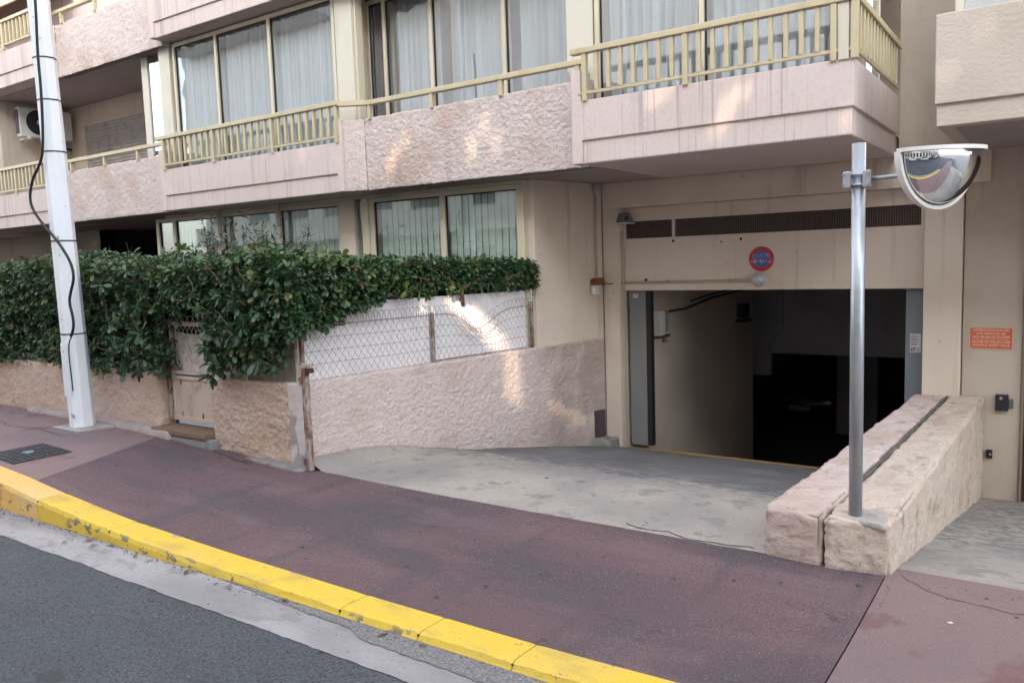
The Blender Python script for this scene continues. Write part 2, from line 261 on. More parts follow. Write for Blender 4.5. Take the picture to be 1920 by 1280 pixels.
def rough_block(name, pl, z0, z1, material, parent=None, cell=.02, amp=.008, sc=18., rnd=.02, faces='FLRTB', big=.0, chip=.0, back_cell=None):
    """a rendered masonry block: pl = plan corners front-left, front-right, back-right, back-left; its faces are real, lumpy geometry"""
    a, b, c, d = [np.array(p, float) for p in pl]
    Lx = np.linalg.norm(b - a); Ly = np.linalg.norm(d - a); Lz = z1 - z0; mb = MB()
    nx, ny, nz = [max(2, int(l / cell) + 1) for l in (Lx, Ly, Lz)]
    def to(u, v, w_):
        q = np.stack([u, v, w_], -1); dim = np.array([Lx, Ly, Lz]); r = min(rnd, min(dim) / 2.2)
        inner = np.clip(q, r, dim - r); e = q - inner; n = np.linalg.norm(e, axis=-1, keepdims=True); q2 = np.where(n > 1e-9, inner + e / np.maximum(n, 1e-9) * r, q)
        N = np.where(n > 1e-9, e / np.maximum(n, 1e-9), 0)
        s, t = q2[..., 0:1] / Lx, q2[..., 1:2] / Ly
        XY = (a * (1 - s) + b * s) * (1 - t) + (d * (1 - s) + c * s) * t
        P = np.concatenate([XY, q2[..., 2:3] + z0], -1)
        ux = np.append((b - a) / Lx, 0); uy = np.append((d - a) / Ly, 0)
        N3 = N[..., 0:1] * ux + N[..., 1:2] * uy + N[..., 2:3] * np.array([0, 0, 1.])
        h = crust(P, amp, sc)
        if big: h = h + big * vn(P * 5.3 + 11)
        edge = 1 - np.max(np.abs(N), axis=-1); edge = np.where(n[..., 0] > 1e-9, edge, 0)        # broken arrises
        if chip: h = h - chip * edge * np.clip(vn(P * 7 + 3) + .7 * vn(P * 19) + .25, 0, 1.2)
        return P + N3 * h[..., None]
    U, V, W_ = np.linspace(0, Lx, nx), np.linspace(0, Ly, ny), np.linspace(0, Lz, nz)
    if 'F' in faces: g = np.meshgrid(U, W_, indexing='ij'); mb.grid(to(g[0], 0 * g[0], g[1]))
    if 'B' in faces: g = np.meshgrid(U[::-1], W_, indexing='ij'); mb.grid(to(g[0], 0 * g[0] + Ly, g[1]))
    if 'L' in faces: g = np.meshgrid(V[::-1], W_, indexing='ij'); mb.grid(to(0 * g[0], g[0], g[1]))
    if 'R' in faces: g = np.meshgrid(V, W_, indexing='ij'); mb.grid(to(0 * g[0] + Lx, g[0], g[1]))
    if 'T' in faces: g = np.meshgrid(U, V, indexing='ij'); mb.grid(to(g[0], g[1], 0 * g[0] + Lz))
    return mb.build(name, material, parent, smooth=True, fix=False)
def sm(t): t = np.clip(t, 0, 1); return t * t * (3 - 2 * t)
def text_mesh(s, size, origin, xdir, updir, material, name, parent, align='CENTER', ext=.0015, sx=1.0, bold=0):
    cu = bpy.data.curves.new('t', 'FONT'); cu.body = s; cu.size = size; cu.align_x = align; cu.align_y = 'CENTER'; cu.extrude = ext; cu.resolution_u = 2; cu.offset = bold
    o = bpy.data.objects.new('t', cu); C.objects.link(o); dg = bpy.context.evaluated_depsgraph_get(); dg.update()
    me = bpy.data.meshes.new_from_object(o.evaluated_get(dg)); bpy.data.objects.remove(o)
    X = Vector(xdir).normalized(); U = Vector(updir).normalized(); N = X.cross(U)
    off = Vector(WORLD.get(parent.name, (0, 0, 0)))
    for v in me.vertices: v.co = Vector(origin) + X * v.co.x * sx + U * v.co.y + N * v.co.z - off
    me.materials.clear(); me.materials.append(material)
    t = bpy.data.objects.new(name, me); C.objects.link(t); t.parent = parent; WORLD[t.name] = tuple(off); return t

# ------------------------------------------------------------------ ground
def pave_z(x, y):
    q = x + .34 * (y - 2.6); z = 0
    for d in (-.1, 0, .1): z = z + np.interp(q + d, [-7.5, -6.65, -6.14, -5.72, -4.8, -3.8, -2.7], [.205, .190, .155, .112, .046, .016, .0]) / 3
    z = z * (1 - .25 * np.clip((y - 2.67) / 1.5, 0, 1)); return z + .035 * sm((x + 1.9) / 2.2) * sm((3.5 - y) / .8)
def ramp_z(y):
    t = np.maximum(0, y - 4.75); return np.where(t < .5, -.178 * t * t, -.0445 - .178 * (t - .5))
def sheet(name, xs, ys, zf, material, warp=None):
    X, Y = np.meshgrid(xs, ys, indexing='ij')
    if warp is not None: X, Y = warp(X, Y)
    return tag(MB().grid(np.stack([X, Y, zf(X, Y)], -1)).build(name, material, fix=False), kind='structure')
def seam_left(X, Y): return X
xl = lambda y: -6.05 - .50 * (y - 2.67)                    # seam between the pale and the dark pavement
def span(f0, f1):                                          # map the unit x axis of a sheet between two seams
    def wp(X, Y): return f0(Y) + (f1(Y) - f0(Y)) * X, Y
    return wp
ysp = np.linspace(2.66, 4.165, 26)
sheet('pavement', np.linspace(0, 1, 60), np.linspace(2.66, 4.4, 26), lambda X, Y: pave_z(X, Y), pave_light, span(lambda y: -30 + 0 * y, lambda y: xl(y) - .002))
sheet('pavement', np.linspace(0, 1, 90), ysp, lambda X, Y: pave_z(X, Y) + .003 * vn(np.stack([X * 2, Y * 2, X * 0], -1)), pave_dark, span(xl, lambda y: -.686 + 0 * y))
sheet('pavement', np.linspace(-.679, 14, 70), np.linspace(2.66, 4.27, 20), lambda X, Y: pave_z(X, Y) + .004, pave_light)
sheet('pavement_base', np.linspace(-30, 14, 500), np.linspace(2.6, 4.5, 25), lambda X, Y: pave_z(X, Y) - .015 - .03 * (Y > 4.2) , kerb_dirt)
sheet('road', np.linspace(-60, 60, 60), np.linspace(-6.0, 2.5, 30), lambda X, Y: -.022 + 0 * X, asphalt)
sheet('opposite_pavement', np.linspace(-60, 60, 30), np.linspace(-9.5, -5.0, 8), lambda X, Y: .1 + 0 * X, pave_light)
sheet('ground', np.linspace(-250, 250, 6), np.linspace(-250, 250, 6), lambda X, Y: -3.2 + 0 * X, asphalt)
xs = np.linspace(-14, 4, 900)
edge = 2.195 +   .003 * vn(np.stack([xs * 1.7, xs * 0, xs * 0], -1)) + .005 * vn(np.stack([xs * 11, xs * 0 + 4, xs * 0], -1)) + .004 * vn(np.stack([xs * 31, xs * 0 + 4, xs * 0], -1)) + .0 * xs
Y = edge[:, None] + (2.49 - edge)[:, None] * np.linspace(0, 1, 4)[None]
X = np.repeat(xs[:, None], 4, 1)
tag(MB().grid(np.stack([X, Y, -.0185 + 0 * X], -1)).build('gutter', gutter_m, fix=False), kind='structure')
xs = np.linspace(-3.6, 4, 400); e0 = np.minimum(2.46, np.interp(xs, [-3.6, -3.2, -2.6, -2.5, -1.6, -.9, 4], [2.47, 2.43, 2.405, 2.35, 2.335, 2.32, 2.30]) + .004 * vn(np.stack([xs * 6, xs * 0, xs * 0], -1)) + .007 * vn(np.stack([xs * 25, xs * 0, xs * 0], -1)))
tag(MB().grid(np.stack([np.repeat(xs[:, None], 3, 1), e0[:, None] + (2.478 - e0)[:, None] * np.linspace(0, 1, 3)[None], np.full((400, 3), -.0145)], -1)).build('gutter_infill', mat('gutter_infill_tar', (.20, .195, .20), .9, layers=[(60, I3, 4, .46, .64, (.12, .118, .122), .8), (110, I3, 2, .6, .66, (.42, .41, .4), .8)], bump=[(110, I3, 4, .005)]), fix=False), kind='structure')
# driveway: concrete apron, then an older asphalt surface going down to the garage door
xa = lambda y: -4.93 + .1504 * (y - 4.15)                  # the face of the wall along the driveway
xp = lambda y: -1.285 + .043 * (y - 4.15)                  # the face of the low wall on its other side
def drive_surface(X, Y):
    d = X - xa(Y); lump = .10 * sm(1 - d / .30) * sm((5.9 - Y) / 1.6)
    return ramp_z(Y) + lump + .006 * vn(np.stack([X * 3, Y * 3, X * 0], -1))
ap = lambda u: np.interp(u, [0, .12, .26, .4, .54, .7, .87, 1], [5.72, 5.68, 5.54, 5.60, 5.52, 5.58, 5.46, 5.42])      # where the concrete ends
us = np.linspace(0, 1, 90)
def strip(name, y0, y1, n, material, zoff=0., jag=.05):
    rows = []
    for u in us:
        a, b = y0(u), y1(u); j = jag * float(vn(np.array([u * 14, 0, 3.]))) + jag * .6 * float(vn(np.array([u * 50, 0, 5.])))
        yy = np.linspace(a, b, n); yy = yy + j * (np.linspace(0, 1, n) if name == 'driveway_apron' else np.linspace(1, 0, n)); x0, x1 = xa(yy) - .06, xp(yy) + .06
        xx = x0 + (x1 - x0) * u; rows.append(np.stack([xx, yy, drive_surface(xx, yy) + zoff], -1))
    return tag(MB().grid(np.array(rows)).build(name, material, smooth=True, fix=False), kind='structure')
strip('driveway_apron', lambda u: 4.16, ap, 46, concrete, 0., .10)
strip('driveway', lambda u: ap(u) - .15, lambda u: 8.16, 46, ramp_asph, -.006, .0)
dr = tag(box('drain_channel', -4.33, -1.0, 8.13, 8.36, -.80, -.605, mat('rusty_grating_frame', (.20, .14, .07), .8, layers=[(12, I3, 4, .45, .7, (.10, .07, .05), .8)]), bevel=.003), kind='structure')
for i in range(5): copy = MB().box(-4.30, -1.03, 8.155 + .042 * i, 8.173 + .042 * i, -.606, -.592).build('grating_bar', mat('yellowed_grating', (.32, .22, .09), .7), dr)
sheet('right_driveway', np.linspace(-.75, 8, 50), np.linspace(4.24, 8.6, 40), lambda X, Y: -.168 * (Y - 4.24) - .0 * X + .006 * vn(np.stack([X * 3, Y * 3, X * 0], -1)), concrete)
# kerb: one stone after the other
kerb = thing('kerb', (-4, 2.57, 0), kind='structure')
js = [-13.6, -12.6, -11.6, -10.6, -9.6, -8.6, -7.6, -6.6, -5.62, -4.74, -2.745, -2.26, -1.765, -.86, .1, 1.1, 2.1, 3.1, 4.1]
for i in range(len(js) - 1):
    a, b = js[i] + .0025, js[i + 1] - .0025; n = 22
    prof = [(2.468, -.06), (2.466, -.004), (2.470, -.0), (2.482, .012), (2.50, .017), (2.56, .018), (2.655, .014), (2.668, .006), (2.668, -.06)]
    P = []
    for x in np.linspace(a, b, n):
        t = .0015 * float(vn(np.array([x * 4, 1., 2.]))); zt = float(pave_z(np.array(x), np.array(2.6)))
        row = []
        for k, (y, dz) in enumerate(prof):
            z = dz + zt if k > 1 and k < 8 else (-.06 if k in (0, 8) else -.012)
            if k == 2: z = max(zt + dz - .012, -.008)
            c = .003 * float(vn(np.array([x * 25, k * 3., 9.]))) if 1 < k < 5 else 0
            e = .003 if (x in (a, b) and 1 < k < 8) else 0
            row.append((x, y + t + c, z + c * .8 - e))
        P.append(row)
    mb = MB().grid(np.array(P)); nn = len(prof); mb.f += [tuple(range(nn)), tuple(range((n - 1) * nn, n * nn))[::-1]]
    k = mb.build('kerbstone', orange_y if b < -5.5 else yellow, kerb)
    if b < -5.5 and b > -6.6: k['label'] = 'faded orange kerbstone'
tag(MB().box(-14, 4, 2.475, 2.66, -.08, -.012).build('kerb_bed', kerb_dirt), kind='structure')
for i in range(len(js) - 1):
    x = js[i]; zt = float(pave_z(np.array(x), np.array(2.6)))
    MB().box(x - .006, x + .006, 2.476, 2.664, -.05, zt + .008).build('mortar_joint', kerb_dirt, kerb)

# ------------------------------------------------------------------ the apartment building
A = thing('apartment_building', (-6, 7, 0), 'pink rendered apartment block with golden balcony railings above the hedge', 'building')
F = 2.43                                                  # underside of the first floor slab
def bx(name, x0, x1, y0, y1, z0, z1, material, bevel=.006, parent=A): return box(name, x0, x1, y0, y1, z0, z1, material, parent, bevel)
def balcony(x0, x1, z, y, top=2.97 - 2.43, right=True, back=8.1, strip_l=True):
    """smooth two-step slab edge of a projecting bay"""
    bx('balcony_base', x0 + .012, x1 - .02, y + .022, back, z, z + .21, smooth_pink, .012)
    bx('balcony_parapet', x0 + .01, x1, y, back - .004, z + .2, z + top, smooth_pink, .008)
    if strip_l: bx('balcony_edge_strip', x0 - .055, x0 + .045, y - .006, y + .17, z + .002, z + .80, smooth_pink, .006)
balcony(-3.555, -1.28, F, 6.25)
balcony(-10.01, -6.60, F, 6.35, back=7.2)
balcony(-16.5, -12.95, F, 6.35, back=7.2, strip_l=False)
balcony(-10.01, -6.60, 4.68, 6.35, top=.72, back=7.2)
balcony(-16.5, -12.95, 4.68, 6.35, back=7.2, strip_l=False)
balcony(-3.555, -1.28, 4.68, 6.25, top=.6)
bx('balcony_edge_strip', -6.67, -6.585, 6.344, 6.5, F + .002, 3.21, smooth_pink)
SL = -6.60
for z0, z1 in ((F, 3.21), (4.62, 5.40)):
    rough_block('rough_parapet', [(-6.375, 6.5), (-3.57, 6.5), (-3.57, 6.64), (-6.375, 6.64)], z0, z1, crepi, A, cell=.0115 if z0 < 3 else .05, amp=.0075, sc=46, rnd=.015)
    rough_block('rough_parapet', [(-6.635, 6.36), (-6.375, 6.505), (-6.44, 6.64), (-6.70, 6.5)], z0, z1, crepi, A, cell=.016 if z0 < 3 else .05, amp=.007, sc=36, rnd=.012)
    rough_block('rough_parapet', [(-12.78, 6.5), (-10.04, 6.5), (-10.04, 6.64), (-12.78, 6.64)], z0, z1, crepi, A, cell=.018, amp=.008, sc=32, rnd=.015)
    rough_block('rough_parapet', [(-12.98, 6.36), (-12.78, 6.5), (-12.83, 6.64), (-13.03, 6.5)], z0, z1, crepi, A, cell=.03, amp=.009, sc=20, rnd=.012)
# floor plates, soffits, inner walls
for z in (F, 4.64):
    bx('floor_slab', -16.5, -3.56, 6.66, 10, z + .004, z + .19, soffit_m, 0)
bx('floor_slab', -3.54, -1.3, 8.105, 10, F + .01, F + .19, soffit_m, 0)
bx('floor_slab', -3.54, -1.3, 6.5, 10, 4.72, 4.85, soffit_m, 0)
bx('upper_wall', -16.6, -1.28, 6.95, 10.2, 5.45, 10.5, smooth_pink, 0)
bx('inner_back_wall', -10.3, -4.62, 9.6, 9.8, 0, 5.45, cream, 0)
bx('inner_back_wall', -4.62, -1.3, 9.6, 9.8, 1.65, 5.45, cream, 0)
bx('inner_side_wall', -10.42, -10.32, 7.1, 9.6, 0, 4.64, cream, 0)
bx('inner_side_wall', -4.62, -4.52, 7.1, 9.6, .0, F, cream, 0)
bx('party_wall', -6.86, -6.78, 7.1, 9.6, 0.0, 4.64, cream, 0)
# loggia on the far side, with a rolling shutter on its back wall
bx('loggia_back_wall', -15.2, -10.44, 7.85, 8.0, F + .19, 4.64, cream, 0)
bx('loggia_side_wall', -15.4, -15.2, 6.66, 8.0, F + .19, 4.64, beige, 0)
bx('shutter_frame', -14.68, -12.25, 7.82, 7.848, 2.7, 4.32, cream)
mb = MB(); n = 27
for i in range(n):
    z = 2.72 + i * 1.55 / n; dz = 1.55 / n
    mb.add([(-14.6, 7.815, z), (-12.32, 7.815, z), (-12.32, 7.795, z + dz * .5), (-14.6, 7.795, z + dz * .5), (-14.6, 7.815, z + dz * .94), (-12.32, 7.815, z + dz * .94)], [(0, 1, 2, 3), (3, 2, 5, 4)])
mb.build('rolling_shutter', shutter_m, A)
# ground floor recess, its depth darkened by near-black walls
bx('recess_wall', -30, -14.6, 8.0, 8.2, 0, F, beige, 0)
bx('recess_ceiling', -30, -10.3, 6.66, 10, F + .001, F + .003, soffit_m, 0)
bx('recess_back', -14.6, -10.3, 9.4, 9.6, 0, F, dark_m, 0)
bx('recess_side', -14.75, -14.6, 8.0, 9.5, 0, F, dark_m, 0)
tag(MB().grid(np.array([[(x, y, .32 + .02 * math.sin(x * 3 + y * 5)) for y in np.linspace(4.3, 9.5, 8)] for x in np.linspace(-30, -5.1, 40)])).build('garden_soil', mat('garden_soil', (.06, .045, .035), .95, bump=[(20, I3, 5, .02)]), fix=False), kind='structure')
bx('facade_extension', -30, -16.52, 6.4, 8.0, F, 5.8, smooth_pink, 0)

def railing(x0, x1, y, posts, pitch, ztop=3.41, zbar=3.03, bars=True, y_off=.0, material=rail_m):
    mb = MB().box(x0, x1, y - .035, y + .035, ztop - .05, ztop)
    r = mb.build('balcony_railing', material, A, bevel=.006)
    if bars: MB().box(x0 + .06, x1 - .03, y - .012, y + .012, zbar - .014, zbar + .012).build('bottom_rail', material, r, bevel=.003)
    for p in posts:
        MB().box(p - .021, p + .021, y - .024, y + .024, (zbar - .07 if bars else 3.19 if zbar < 4 else 5.38), ztop - .045).build('post', material, r, bevel=.003)
    if bars:
        b0 = None; xs_ = []
        ps = sorted(posts)
        for a, b in zip(ps[:-1], ps[1:]):
            k = max(1, round((b - a) / pitch)); xs_ += [a + (b - a) * j / k for j in range(1, k)]
        for x in xs_:
            if b0 is None: b0 = MB().box(x - .0165, x + .0165, y - .018, y + .018, zbar + .01, ztop - .048).build('baluster', material, r, bevel=.004); bx0 = x
            else: copy_at(b0, r, (x - bx0, 0, 0))
    return r
railing(-3.60, -1.255, 6.25, [-3.47, -2.55, -1.42], .112)
railing(-10.08, -6.58, 6.35, [-9.93, -8.86, -7.73, -6.645], .125)
railing(-16.5, -12.93, 6.35, [-16.4, -15.2, -14.1, -13.0], .125)
railing(-16.5, -12.6, 6.35, [-16.4, -15.2, -14.1, -13.0], .125, 5.69, 5.31)
railing(-6.34, -3.60, 6.5, [-6.28, -5.40, -4.53, -3.68], 1, 3.388, bars=False)
railing(-12.85, -10.06, 6.5, [-12.62, -11.67, -10.80], 1, 3.378, bars=False)
railing(-12.85, -10.06, 6.5, [-12.55, -11.60, -10.70], 1, 5.59, 5.3, bars=False)
MB().hexa([(-6.585, 6.316), (-6.325, 6.466), (-6.36, 6.532), (-6.62, 6.384)], 3.345, 3.40).build('rail_return', rail_m, A, bevel=.004)
# the returning end of the balcony over the garage
r = MB().box(-1.315, -1.245, 6.285, 8.06, 3.36, 3.41).build('balcony_railing', rail_m, A, bevel=.006)
MB().box(-1.292, -1.268, 6.29, 8.06, 3.018, 3.042).build('bottom_rail', rail_m, r, bevel=.003)
b0 = None
for i in range(13):
    y = 6.40 + .125 * i
    if b0 is None: b0 = MB().box(-1.298, -1.262, y - .018, y + .018, 3.04, 3.362).build('baluster', rail_m, r, bevel=.004)
    else: copy_at(b0, r, (0, .125 * i, 0))
bx('corner_post', -1.30, -1.252, 6.226, 6.274, 2.96, 3.362, rail_m, .003)
bx('corner_cladding', -1.385, -1.315, 6.235, 6.29, 2.96, 3.362, pale_frame, .003)

# windows: a frame with its panes
def window(y, xs_, z0, z1, fw_=.045, dep=.06, gm=glass_m, material=frame_m, sill=True):
    mb = MB()
    mb.box(xs_[0] - fw_ / 2, xs_[-1] + fw_ / 2, y, y + dep, z1 - .05, z1); mb.box(xs_[0] - fw_ / 2, xs_[-1] + fw_ / 2, y, y + dep, z0, z0 + .06)
    for x in xs_: mb.box(x - fw_ / 2, x + fw_ / 2, y - .004, y + dep - .004, z0 + .06, z1 - .05)
    fr = mb.build('window', material, A, bevel=.004)
    for a, b in zip(xs_[:-1], xs_[1:]):
        # dark gasket and the pane itself
        g = MB()
        for q in ((a + fw_ / 2, a + fw_ / 2 + .012, z0 + .06, z1 - .05), (b - fw_ / 2 - .012, b - fw_ / 2, z0 + .06, z1 - .05), (a + fw_ / 2 + .012, b - fw_ / 2 - .012, z1 - .062, z1 - .05)): g.box(q[0], q[1], y + .018, y + .04, q[2], q[3])
        g.build('gasket', black_m, fr)
        MB().box(a + fw_ / 2, b - fw_ / 2, y + .026, y + .032, z0 + .055, z1 - .05).build('pane', gm, fr)
    return fr
U0, U1 = 2.97, 4.66
window(6.62, [-9.98, -9.07, -8.02, -6.91], U0, U1)
window(6.95, [-6.70, -6.44, -5.755, -4.79, -3.90], 3.05, 4.62)
window(6.60, [-3.53, -2.55, -1.50], U0, U1)
# side glazing of the bay over the garage
r = MB().box(-1.50, -1.44, 6.62, 8.1, 4.6, 4.66).box(-1.50, -1.44, 6.62, 6.68, U0, 4.6).box(-1.50, -1.44, 7.45, 7.51, U0, 4.6).box(-1.50, -1.44, 8.04, 8.1, U0, 4.6).build('window', frame_m, A, bevel=.004)
for a, b in ((6.68, 7.45), (7.51, 8.04)): MB().box(-1.474, -1.468, a, b, U0, 4.6).build('pane', glass_m, r)
# columns beside the bays
bx('window_column', -6.865, -6.60, 6.605, 6.72, F + .5, 4.66, pale_frame)
bx('window_column', -6.60, -6.57, 6.64, 6.75, F + .5, 4.66, frame_m)
bx('dark_gap_strip', -6.88, -6.74, 6.96, 7.1, 2.6, 4.64, dark_m, 0)  # solid strip, the shade of the gap put into its colour
bx('window_column', -6.795, -6.725, 6.90, 7.0, 2.6, 4.64, frame_m)
bx('window_column', -3.86, -3.58, 6.62, 6.98, 3.0, 4.66, pale_frame)
bx('window_column', -10.30, -10.06, 6.60, 6.75, 2.9, 4.68, pale_frame)
bx('dark_gap_strip', -10.06, -10.0, 6.68, 6.75, 2.9, 4.66, dark_m, 0)
bx('window_column', -10.89, -10.74, 6.70, 6.80, 2.6, 4.64, pale_frame)
fr = bx('side_light', -10.745, -10.30, 6.70, 6.76, 2.6, 3.0, frame_m); MB().box(-10.74, -10.30, 6.72, 6.727, 3.0, 4.63).build('pane', glass_side, fr)
# ground floor windows behind the hedge
L0, L1 = .7, 2.395
bx('window_head', -10.9, -4.62, 6.90, 7.05, 2.395, 2.432, frame_m)
window(6.95, [-11.18, -10.76, -9.64, -8.43, -7.30], L0, L1, .07, gm=glass_low)
window(6.95, [-6.77, -5.69, -4.665], L0, L1, .07, gm=glass_low)
bx('window_column', -7.27, -7.03, 6.92, 7.05, .4, 2.43, cream)
fr = bx('narrow_light', -7.03, -6.93, 6.97, 7.0, .4, .8, frame_m); MB().box(-7.03, -6.90, 6.975, 6.98, .8, 2.43).build('pane', glass_low, fr)
bx('window_column', -6.92, -6.81, 6.93, 7.04, .4, 2.43, frame_m)
bx('window_column', -4.635, -4.60, 6.93, 7.04, .4, 2.43, frame_m)
for x in (-9.70, -8.47): MB().tube([(x + .11, 6.88, .5), (x + .11, 6.88, 2.43)], .03, 12).build('downpipe', mat('peeling_white_pipe', (.62, .58, .52), .6, layers=[(10, (1, 1, .4), 5, .6, .66, (.25, .2, .17), .9)]), A, smooth=True)
bx('wall_under_windows', -11.2, -4.6, 6.96, 7.1, -.3, .72, crepi2, 0)
# entrance reveal
MB().hexa([(-4.62, 7.0), (-4.522, 7.0), (-4.352, 8.14), (-4.352, 8.3), (-4.62, 8.3)], -.9, F + .003).build('entrance_side_wall', cream, A, bevel=.006)
# wall over the garage and its surround
G = 8.14
bx('garage_lintel', -4.335, -.55, G, 8.42, 2.152, 2.435, cream)
bx('garage_jamb', -4.335, -4.142, G, 8.5, -.9, 2.152, cream)
bx('garage_jamb', -1.055, -.75, G - .02, 8.5, -.9, 2.152, cream)
D_ = 8.25
hd = bx('garage_header', -4.14, -1.057, D_, 8.40, 1.227, 1.81, cream, .004)
bx('garage_header', -4.14, -1.057, D_, 8.40, 2.0, 2.15, cream, .004)
bx('header_stile', -4.14, -4.10, D_, 8.40, 1.81, 2.0, cream, .003)
bx('header_stile', -3.545, -3.51, D_, 8.40, 1.81, 2.0, cream, .003)
bx('header_stile', -1.10, -1.057, D_, 8.40, 1.81, 2.0, cream, .003)
def vent(x0, x1):
    v = MB(); n = int((x1 - x0) / .022)
    for i in range(n):
        x = x0 + (x1 - x0) * i / n; v.box(x, x + .006, D_ + .012, D_ + .02, 1.81, 2.0)
    for i in range(9): z = 1.812 + .0205 * i; v.box(x0, x1, D_ + .014, D_ + .022, z, z + .005)
    o = v.build('vent_grille', vent_m, A); MB().box(x0, x1, D_ + .05, D_ + .06, 1.81, 2.0).build('vent_backing', mat('vent_backing_brown', (.05, .036, .032), .9), o)
vent(-4.10, -3.545); vent(-3.51, -1.10)
bx('header_lip', -4.12, -1.06, D_ - .012, D_ - .002, 1.227, 1.30, cream, .004)
bx('door_track', -4.142, -4.118, D_ - .05, D_ - .004, -.62, 1.9, pipe_m, .004)
dl = bx('door_leaf', -4.105, -3.90, D_ + .06, D_ + .11, -.56, 1.225, door_m, .006); dl['label'] = 'grey folded door leaf with small tag'
MB().box(-3.90, -3.845, D_ + .07, D_ + .16, -.56, 1.225).build('black_gap_strip', black_m, dl)  # black strip standing in for the dark gap beside the leaf
MB().box(-4.09, -3.93, D_ + .065, D_ + .1, -.61, -.555).build('door_foot', black_m, dl)
dr_ = bx('door_leaf', -1.225, -1.062, D_ + .06, D_ + .11, -.6, 1.225, door_r, .006); dr_['label'] = 'blue grey door leaf with paper notice'
# garage interior
bx('garage_inner_wall', -4.3, -3.98, 8.5, 12.35, -2.4, 1.35, inner_m, 0)
bx('garage_inner_wall', -.98, -.7, 8.5, 22, -2.4, 1.35, inner_grey, 0)
bx('garage_inner_wall', -8.6, -8.4, 12.3, 22, -2.4, 1.35, inner_m, 0)
bx('garage_inner_wall', -8.6, -4.3, 12.2, 12.35, -2.4, 1.35, inner_m, 0)
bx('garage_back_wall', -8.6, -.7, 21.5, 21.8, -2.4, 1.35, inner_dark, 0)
bx('garage_ceiling', -8.6, -.7, 8.43, 21.8, 1.352, 1.6, inner_grey, 0)
bx('garage_beam', -5.2, -1.0, 14, 14.3, -.14, 1.34, inner_grey, .01)
MB().add([(-4.5, 13.9, -.52), (-4.17, 13.9, -.52), (-4.17, 13.9, .02), (-3.97, 13.9, .3), (-3.97, 13.9, 1.34), (-4.5, 13.9, 1.34), (-4.5, 14, -.52), (-4.17, 14, -.52), (-4.17, 14, .02), (-3.97, 14, .3), (-3.97, 14, 1.34), (-4.5, 14, 1.34)],
         [(0, 1, 2, 3, 4, 5), (11, 10, 9, 8, 7, 6)] + [(i, (i + 1) % 6, (i + 1) % 6 + 6, i + 6) for i in range(6)]).build('garage_column', inner_grey, A)
bx('garage_pillar', -3.72, -2.96, 16.8, 17.1, -2.1, 1.34, pillar_m, .01)
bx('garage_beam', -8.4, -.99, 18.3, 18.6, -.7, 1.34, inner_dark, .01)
gf = [(8.36, -.62), (14.0, -2.08), (21.6, -2.1)]
tag(MB().grid(np.array([[(-8.4, y, z), (-.9, y, z)] for y, z in gf])).build('garage_floor', mat('garage_floor', (.14, .14, .145), .8, bump=[(60, I3, 3, .003)])), kind='structure')

# ------------------------------------------------------------------ neighbouring building on the right
B = thing('apartment_building', (.5, 8.3, 0), 'beige neighbouring block with a plain stucco balcony above the round mirror', 'building')
box('wall', -1.28, .3, G + .002, 8.42, 2.44, 7, beige, B)
box('wall', -.742, -.285, 8.20, 8.45, -.95, 2.44, beige, B)
box('door_reveal', -.283, -.262, 8.17, 8.45, -.95, 2.2, mat('brown_door_frame', (.20, .16, .12), .7), B)
box('door_panel', -.26, 2.6, 8.3, 8.45, -.95, 2.2, mat('dark_brown_door', (.05, .036, .03), .6), B)
box('wall', -.28, 5, 8.18, 8.45, 2.2, 2.44, beige, B)
box('wall', .302, 6, 8.0, 8.45, 2.44, 7, beige, B)
box('wall', 2.6, 6, 8.2, 8.45, -.95, 2.2, beige, B)
box('balcony_base', -.765, 6, 6.36, 8.13, 2.43, 2.585, right_beige, B, .008)
box('balcony_parapet', -.775, 6, 6.335, 8.13, 2.58, 3.18, right_beige, B, .008)
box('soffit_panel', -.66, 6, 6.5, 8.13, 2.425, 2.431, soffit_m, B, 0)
fr = MB().box(-.76, 3, 7.3, 7.36, 4.4, 4.46).box(-.76, -.70, 7.3, 7.36, 3.1, 4.4).box(-.32, -.26, 7.3, 7.36, 3.1, 4.4).box(.9, .96, 7.3, 7.36, 3.1, 4.4).build('window', pale_frame, B)
for a, b in ((-.70, -.32), (-.26, .9)): MB().box(a, b, 7.325, 7.33, 3.1, 4.4).build('pane', glass_side, fr)

# ------------------------------------------------------------------ low garden walls, fence, gate
WZ = .69
tag(rough_block('garden_wall', [(-22, 4.15), (-6.87, 4.15), (-6.87, 4.36), (-22, 4.36)], -.05, WZ, crepi2, cell=.02, amp=.009, sc=24, rnd=.03, big=.006), 'low rough beige wall under the hedge, behind the lamp post', 'wall')
tag(rough_block('garden_wall', [(-6.08, 4.15), (-4.975, 4.15), (-4.965, 4.37), (-6.08, 4.37)], -.05, .70, crepi2, cell=.013, amp=.010, sc=24, rnd=.035, big=.007), 'low rough stained wall between the gate and the rusty post', 'wall')
rough_block('wall_end', [(-5.06, 4.142), (-4.925, 4.14), (-4.915, 4.30), (-5.05, 4.31)], -.03, .705, mat('whitewashed_render', (.60, .55, .53), .9, layers=[(9, (1, 1, .4), 8, .50, .56, (.30, .27, .25), .8), (2.5, I3, 5, .5, .7, (.52, .44, .39), .8)], bump=[(60, I3, 4, .006)]), bpy.data.objects['garden_wall.001'], cell=.014, amp=.004, sc=20, rnd=.02)
tag(rough_block('driveway_wall', [(xa(4.22) - .2, 4.27), (xa(4.22), 4.205), (xa(8.13), 8.135), (xa(8.13) - .2, 8.135)], -.75, .70, crepi3, cell=.0105, amp=.0075, sc=42, rnd=.02, big=.003, faces='FRTL'), 'long rough pink wall running down beside the garage driveway', 'wall')
